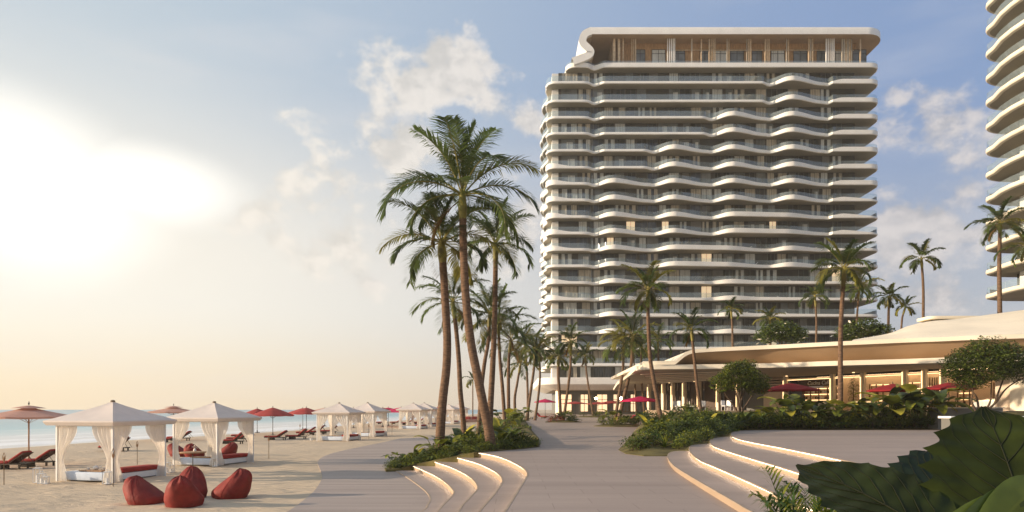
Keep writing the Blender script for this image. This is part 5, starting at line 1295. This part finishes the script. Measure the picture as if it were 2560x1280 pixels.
for px, Y, s, lab in ((1985, 5.0, .95, 'bright green fern at the bottom edge beside the toothed leaf'), (2050, 4.7, .85, 'second bright fern tucked under the toothed leaf'), (2020, 5.6, .9, 'smaller fern rising behind the bright fern at the bottom edge')):
    o = plant('fern', 2, ((px - 1280) / F * Y, Y, 1.66), s, lab, None); o.scale = (s * .45, s * .45, s * 1.0)
# ------------------------------------------------------------------ beach cabanas
def make_cabana():
    c = empty('beach_cabana', '', 'cabana', (0, 0, 0), 0, 'white curtained cabanas on the beach')
    hx, hy, zt = 1.45, 1.5, 2.42
    # canopy: four slopes, slightly hollow, with a straight valance
    N = 10; ox, oy = hx + .36, hy + .36; rows = []
    def ring(t):
        z = 3.48 - (3.48 - 2.62) * (t ** .86) ; r = []
        for (ax, ay), (bx_, by_) in zip([(-1, -1), (1, -1), (1, 1), (-1, 1)], [(1, -1), (1, 1), (-1, 1), (-1, -1)]):
            for k in range(N): u = k / N; sag = .05 * math.sin(math.pi * u) * math.sin(math.pi * min(t, 1)); r.append(((ax + (bx_ - ax) * u) * ox * t, (ay + (by_ - ay) * u) * oy * t, z - sag))
        return r
    rows = [ring(t) for t in (.03, .2, .4, .6, .8, .93, 1.0)]
    rows.append([(x * 1.005, y * 1.005, 2.56) for x, y, z in rows[-1]]); rows.append([(x * .955, y * .955, 2.42) for x, y, z in rows[-2]])
    b = MB(); b.grid(rows, 'cloth_white', close=True); can = b.build('canopy', c, smooth=25)
    b = MB(); b.lathe([(.10, 3.44), (.10, 3.5), (.05, 3.53)], (0, 0, 0), 'bronze', 12); b.build('cap', can)
    for x in (-hx, hx):
        for y in (-hy, hy): b = MB(); b.box((x, y, zt / 2 + .05), (.08, .08, zt + .1), 'white_paint'); b.build('post', c)
    b = MB()
    for x in (-hx, hx): b.box((x, 0, zt), (.06, 2 * hy - .1, .08), 'white_paint')
    for y in (-hy, hy): b.box((0, y, zt), (2 * hx - .1, .06, .08), 'white_paint')
    b.build('top_rail', c)
    def curtain(cx, cy, dx_, dy_, top=1.08):
        """hangs from the rail beside a post, gathered towards it at seat height"""
        rows = []; nx, nz = 26, 18; nx_, ny_ = -dy_, dx_
        for i in range(nz + 1):
            t = i / nz; z = zt - .02 - (zt - .04) * t
            wd = top + (.27 - top) * sstep(.05, .62, t) if t < .62 else .27 + .22 * sstep(.62, 1.0, t)
            row = []
            for j in range(nx + 1):
                u = j / nx; f = .045 * math.sin(u * 30 + .6 * math.sin(t * 4)) * (1 if t < .6 else .8)
                d = .03 + u * wd; row.append((cx + dx_ * d + nx_ * f, cy + dy_ * d + ny_ * f, z))
            rows.append(row)
        b = MB(); b.grid(rows, 'curtain_cloth'); b.build('curtain', c, smooth=True)
    for sx in (-1, 1):
        for sy in (-1, 1):
            curtain(sx * hx, sy * hy, -sx, 0); curtain(sx * hx, sy * hy, 0, -sy, .85)
    return c
def make_daybed():
    d = empty('daybed', '', 'daybed', (0, 0, 0), 0, 'daybeds inside the cabanas')
    b = MB(); b.cushion((-.1, -1.0, .2), (2.5, .75, .36), 'pale_blue_cloth', r=.04); b.build('front_bench', d, smooth=50)
    b = MB(); b.box((1.0, .25, .17), (.75, 2.3, .30), 'white_paint'); b.box((1.0, .25, .05), (.79, 2.34, .03), 'metal_dark'); b.build('side_bench', d)
    b = MB(); b.cushion((1.0, .25, .43), (.78, 2.3, .2), 'cloth_red', r=.07); b.build('red_cushion', d, smooth=60)
    b = MB(); b.box((-.05, -.9, .42), (1.2, .55, .04), 'teak'); b.build('tray', d)
    return d
cab, bed = make_cabana(), make_daybed()
RZC = R(-13.9)
CAB = [(-17.95, 30.7, 1.0, 'nearest white cabana at the far left of the beach'), (-17.05, 39.1, 1.0, 'second white cabana with red beanbags showing through it'), (-16.6, 65.6, 1.03, 'third white cabana with a cream chair inside and ridge cap'), (-15.6, 73.8, 1.03, 'fourth white cabana directly right of the third, sheer curtains drawn'),
       (-14.0, 97, 1.05, 'fifth cabana, pinkish, front one of a close pair'), (-13.6, 106, 1.05, 'sixth cabana, pinkish, rear one of a close pair'), (-11.3, 122, 1.0, 'seventh cabana showing right behind a thick palm trunk'), (-10.3, 131, 1.0, 'farthest cabana tucked between two palm trunks')]
for i, (x, y, s, lab) in enumerate(CAB):
    z = zsand0(y)
    if i == 0: cab.location = (x, y, z); cab.rotation_euler = (0, 0, RZC); cab['label'] = lab; bed.location = (x, y, z + .02); bed.rotation_euler = (0, 0, RZC); bed['label'] = 'low daybed with red side cushion inside the nearest white cabana'
    else:
        clone(cab, (x, y, z), RZC + (-.05, .06, -.04, .03, .07, -.06, .05)[i - 1], (s * (1 + .012 * (i % 3 - 1)), s, s * (1 + .015 * (i % 2))), lab); clone(bed, (x, y, z + .02), RZC, s, 'low daybed with red side cushion inside the ' + ' '.join(lab.split(',')[0].split()[:3]))
# tea things on the first tray
t = empty('tea_set', 'white teapot and cups on the wooden tray in the nearest cabana', 'tea set', Vector((-17.95, 30.7, .47)) + Matrix.Rotation(RZC, 3, 'Z') @ Vector((0, -.9, 0)))
b = MB(); b.lathe([(.05, 0), (.11, .05), (.12, .11), (.07, .17), (.02, .19), (.02, .22)], (0, 0, 0), 'pot_white'); b.tube([(.1, 0, .08), (.2, 0, .12), (.23, 0, .18)], [.03, .02, .015], 'pot_white', 6); b.tube([(-.1, 0, .14), (-.18, 0, .13), (-.18, 0, .06), (-.1, 0, .05)], .012, 'pot_white', 6); b.build('teapot', t, smooth=True)
for x, y in ((-.3, -.05), (.33, .05)): b = MB(); b.lathe([(.03, 0), (.06, .06), (.065, .1)], (x, y, 0), 'pot_white'); b.build('cup', t, smooth=True)

# ------------------------------------------------------------------ loungers
def make_lounger(back=R(38)):
    """foot towards -x, headrest towards +x"""
    l = empty('sun_lounger', '', 'lounger', (0, 0, 0), 0, 'red sun loungers on the beach')
    b = MB(); b.box((-.05, 0, .26), (2.0, .72, .06), 'dark_wood'); b.box((-.45, 0, .11), (.5, .6, .22), 'dark_wood'); b.build('frame', l)
    for y in (-.3, .3): b = MB(); b.box((.8, y, .12), (.08, .08, .23), 'dark_wood'); b.build('leg', l)
    b = MB(); b.cushion((-.42, 0, .35), (1.3, .74, .13), 'cloth_red', r=.05); b.build('seat_cushion', l, smooth=50)
    M = Matrix.Translation((.22, 0, .33)) @ Matrix.Rotation(-back, 4, 'Y')
    L = 1.0
    b = MB(); b.cushion(M @ Vector((L / 2, 0, .06)), (L, .74, .12), 'cloth_red', ry=-back, r=.05); b.build('back_cushion', l, smooth=50)
    b = MB(); b.box(M @ Vector((L / 2, 0, -.03)), (L, .70, .04), 'back_weave', ry=-back); bk = b.build('back_frame', l)
    e = M @ Vector((L * .72, 0, -.05))
    for y in (-.28, .28): b = MB(); b.tube([(e.x, y, e.z), (e.x + .32, y, .28)], .015, 'metal_dark', 5); b.build('prop', bk)
    return l
LG = [make_lounger(R(33)), make_lounger(R(43))]
used = [0, 0]
LNG = [(22, 1172, 0, -.05, 1, 'red lounger cut off by the left edge, nearest the camera'), (88, 1166, 0, .02, 1, 'red lounger with raised back beside the large parasol pole'), (287, 1128, 1, .0, 1, 'red lounger seen through the nearest cabana'), (423, 1106, 0, .1, 1, 'red lounger with its foot left of the second cabana'), (448, 1102, 0, .1, 1, 'red lounger seen through the left side of the second cabana'),
       (580, 1110, 1, .1, 1, 'red lounger seen through the right side of the second cabana, steep back'), (597, 1104, 0, .1, 1, 'red lounger behind the right curtain of the second cabana, flatter back'), (690, 1100, 0, .0, 1, 'long red lounger under the wide parasol, front one of two'), (742, 1098, 1, .0, 1, 'red lounger with pale edged back, rear one of two'), (765, 1088, 0, .15, 1, 'red lounger turned towards the third cabana'),
       (790, 1086, 1, .2, 1, 'dark backed red lounger touching the third cabana'), (820, 1084, 0, .1, 1, 'red lounger seen through the third cabana'), (955, 1060, 1, .0, 1, 'red lounger right of the fourth cabana, left one of a pair'), (990, 1060, 0, .0, 1, 'red lounger left of the fifth cabana, right one of a pair'), (1017, 1062, 0, .1, 1, 'red lounger glimpsed through the fifth cabana'), (1045, 1060, 1, .1, 1, 'red lounger glimpsed through the gap of the close cabana pair'),
       (606, 1096, 0, .2, 1, 'red lounger farthest towards the surf beside the second cabana'), (1100, 1050, 1, .1, 1, 'red lounger beside the sixth cabana near the trunk')]
for px, py, k, rz, s, lab in LNG:
    p = onz(px, py, zsand0)
    if not used[k]: LG[k].location = p; LG[k].rotation_euler = (0, 0, rz); LG[k]['label'] = lab; used[k] = 1
    else: clone(LG[k], p, rz, None, lab)
# magenta lounger on the promenade island and two by the first island
p = onz(1572, 1056, zprom); l2 = clone(LG[0], p, .5, None, 'magenta lounger with raised back beside the twin palms')
l2['group'] = 'bright loungers on the promenade'
for ch in l2.children:
    if 'cushion' in ch.name: ch.data = ch.data.copy(); ch.data.materials.clear(); ch.data.materials.append(MATS['cloth_pink'])
p = onz(1352, 1046, zprom); l3 = clone(LG[1], p, 2.6, None, 'red lounger left of the palm island with red flowers'); l3['group'] = 'bright loungers on the promenade'

# ------------------------------------------------------------------ bean bags
def beanbag(label, px, py, face, s=1.0, tall=.86, m='cloth_rust', group='rust red beanbags on the sand'):
    """low front towards +x before turning, high pinched back towards -x"""
    p = onz(px, py, zsand0); nu, nv = 40, 22; rows = []
    rr2 = random.Random(int(px))
    for i in range(nv + 1):
        t = i / nv; row = []
        for j in range(nu):
            a = 2 * math.pi * j / nu; ca, sa = math.cos(a), math.sin(a)
            # spine rises at the back
            backness = (1 - ca) / 2
            bk = max(0, 1 - t ** 2.6) ** .5 * (.90 + .10 * min(1, t / .2))
            fr = (.90 + .14 * math.sin(math.pi * min(1, t / .42))) if t < .28 else max(0, (1 - t) / .72) ** (.92) * 1.02
            sd = max(0, 1 - t ** 1.9) ** .62 * (.92 + .08 * min(1, t / .2))
            rad = bk * backness ** 2 + fr * (1 - backness) ** 2 + sd * 2 * backness * (1 - backness)
            x = ca * .60 * rad - .34 * sstep(.0, 1, t); y = sa * .58 * rad
            z = tall * t
            cr = .030 * math.sin(a * 11 + 2.5 * math.sin(3 * t)) * sstep(.3, .9, t) + .035 * mnoise.noise((ca * 2, sa * 2, t * 3 + px))
            row.append((x * (1 + cr), y * (1 + cr), max(0, z + cr * .5) * 1.0))
        rows.append(row)
    root = empty('beanbag', label, 'beanbag', p, face, group); root.scale = (s, s, s)
    b = MB(); b.grid(rows, m, close=True); nb = len(rows) - 1
    b.add(rows[0], [tuple(range(nu - 1, -1, -1))], m); b.add(rows[-1], [tuple(range(nu))], m); b.build('cover', root, smooth=True)
    b = MB(); b.tube([rows[i][nu // 4] for i in range(1, nv, 2)], .008, 'umbrella_dark', 4); b.tube([rows[i][3 * nu // 4] for i in range(1, nv, 2)], .008, 'umbrella_dark', 4); b.build('seam', root)
    return root
beanbag('rust red beanbag with its pointed back at the left and low seat facing right', 368, 1258, R(-8), 1.05)
beanbag('rust red beanbag seen from behind, frontmost of the cluster', 461, 1264, R(97), 1.02, .98)
beanbag('tall dark red beanbag standing right behind the frontmost one', 471, 1246, R(-80), 1.05, 1.05)
beanbag('rust red beanbag alone at the right, low seat facing left', 575, 1244, R(172), 1.05, .98)
for px, py, f, lab in ((450, 1141, .1, 'beanbag at the left behind the second cabana bench'), (487, 1142, 1.4, 'beanbag in the middle behind the second cabana table'), (566, 1138, 3.0, 'beanbag at the right behind the second cabana side bench')):
    beanbag('rust red ' + lab, px, py, f, 1.05)
# ------------------------------------------------------------------ torches, lanterns, small tables
def torch(px, py, h, label):
    p = onz(px, py, zsand0); t = empty('garden_torch', label, 'torch', p, 0, 'slim torches stuck in the sand')
    b = MB(); b.tube([(0, 0, -.15), (0, 0, h * .72)], .018, 'bronze', 6); b.build('pole', t)
    b = MB(); b.tube([(0, 0, h * .72), (.045, 0, h * .8), (.055, 0, h * .9), (0, 0, h), (-.055, 0, h * .9), (-.045, 0, h * .8), (0, 0, h * .72)], .015, 'teak', 6); b.lathe([(.02, h * .76), (.03, h * .83), (.012, h * .9)], (0, 0, 0), 'teak', 8); b.build('head', t, smooth=True)
for px, py, h, lab in ((10, 1215, 1.35, 'thin bamboo torch at the left edge of the sand'), (283, 1217, 1.55, 'thin torch in front of the nearest cabana corner post'), (343, 1163, 1.35, 'thin torch behind the nearest cabana'), (672, 1147, 1.5, 'thin torch alone on open sand right of the second cabana'), (922, 1097, 1.6, 'thin torch in front of the fourth cabana'), (980, 1088, 1.5, 'thin torch on the sand left of the fifth cabana'), (750, 1092, 1.4, 'thin torch behind the foreshortened loungers')):
    torch(px, py, h, lab)
def lantern(px, py, s, h, label):
    p = onz(px, py, zsand0); l = empty('lantern', label, 'lantern', p, .2, 'white lanterns beside the cabanas')
    b = MB()
    for x in (-1, 1):
        for y in (-1, 1): b.box((x * s / 2, y * s / 2, h / 2), (.025, .025, h), 'white_paint')
    b.box((0, 0, .015), (s, s, .03), 'white_paint'); b.box((0, 0, h), (s + .02, s + .02, .03), 'white_paint'); b.build('frame', l)
    b = MB(); b.lathe([(s * .22, .03), (s * .22, h * .5), (.01, h * .52)], (0, 0, 0), 'pot_white', 12); b.build('candle', l)
    b = MB(); b.tube([(-s * .3, 0, h), (-s * .2, 0, h + .1), (s * .2, 0, h + .1), (s * .3, 0, h)], .008, 'white_paint', 5); b.build('handle', l)
for px, py, s, h, lab in ((94, 1207, .24, .62, 'tallest white lantern left of the nearest cabana'), (104, 1209, .22, .42, 'middle white lantern left of the nearest cabana'), (114, 1210, .2, .3, 'shortest white lantern left of the nearest cabana'), (268, 1210, .26, .5, 'white lantern at the foot of the front corner curtain of the nearest cabana'), (417, 1182, .28, .5, 'white lantern right of the nearest cabana'), (428, 1181, .24, .36, 'smaller white lantern right of the nearest cabana'), (538, 1166, .24, .45, 'white lantern at the front corner of the second cabana'), (628, 1146, .24, .5, 'white lantern right of the second cabana'), (777, 1101, .3, .4, 'white lantern left of the third cabana'), (862, 1102, .3, .35, 'white lantern at the front corner of the third cabana'), (930, 1092, .3, .35, 'white lantern at the front corner of the fourth cabana')):
    lantern(px, py, s, h, lab)
p = onz(482, 1181, zsand0); st = empty('side_table', 'round wooden side table on one thin leg before the second cabana', 'table', p)
b = MB(); b.lathe([(.60, .96), (.62, .99), (.60, 1.02)], (0, 0, 0), 'teak', 28); b.build('tabletop', st, smooth=40); b = MB(); b.tube([(0, 0, -.1), (0, 0, .96)], .022, 'metal_dark', 8); b.build('leg', st)
v = empty('vase', 'small white vase with pale flowers on the round side table', 'vase', p + Vector((.1, 0, 1.02))); b = MB(); b.lathe([(.05, 0), (.08, .06), (.04, .14), (.05, .18)], (0, 0, 0), 'pot_white'); b.build('body', v, smooth=True)
b = MB(); leafcloud(b, (0, 0, .24), (.1, .1, .08), 26, .07, ['flower'], rl); b.build('flowers', v)
# outdoor sofa and screen far up the beach
p = onz(1182, 1056, zsand0); s = empty('outdoor_sofa', 'coral red outdoor sofa on the far sand between palm trunks', 'sofa', p)
b = MB(); b.cushion((0, 0, .35), (4.4, 1.2, .5), 'umbrella_pale', r=.1); b.build('seat', s, smooth=50); b = MB(); b.cushion((0, .5, .8), (4.4, .35, .7), 'umbrella_pale', r=.1); b.build('backrest', s, smooth=50)
for x in (-.9, .3): b = MB(); b.cushion((x, .22, .8), (.9, .25, .7), 'umbrella_red', r=.1); b.build('pillow', s, smooth=50)
# ------------------------------------------------------------------ air
hz = MB(); hz.span(-140, 130, -45, 260, -9.9, 100, 'soil'); ho = hz.build('haze'); ho['kind'] = 'stuff'; ho['label'] = 'thin warm evening haze over the beach'; ho['category'] = 'haze'
hm = bpy.data.materials.new('haze'); hm.use_nodes = True; n_ = hm.node_tree; n_.nodes.clear()
oo = n_.nodes.new('ShaderNodeOutputMaterial'); pv = n_.nodes.new('ShaderNodeVolumePrincipled')
pv.inputs['Color'].default_value = (1.0, .93, .82, 1); pv.inputs['Density'].default_value = .00045; pv.inputs['Anisotropy'].default_value = .3
n_.links.new(pv.outputs[0], oo.inputs['Volume']); ho.data.materials.clear(); ho.data.materials.append(hm)
sc.cycles.volume_bounces = 0
sc.cycles.use_denoising = True
sc.cycles.max_bounces = 8; sc.cycles.transparent_max_bounces = 24; sc.cycles.caustics_reflective = False; sc.cycles.caustics_refractive = False
sc.cycles.sample_clamp_indirect = 4.0
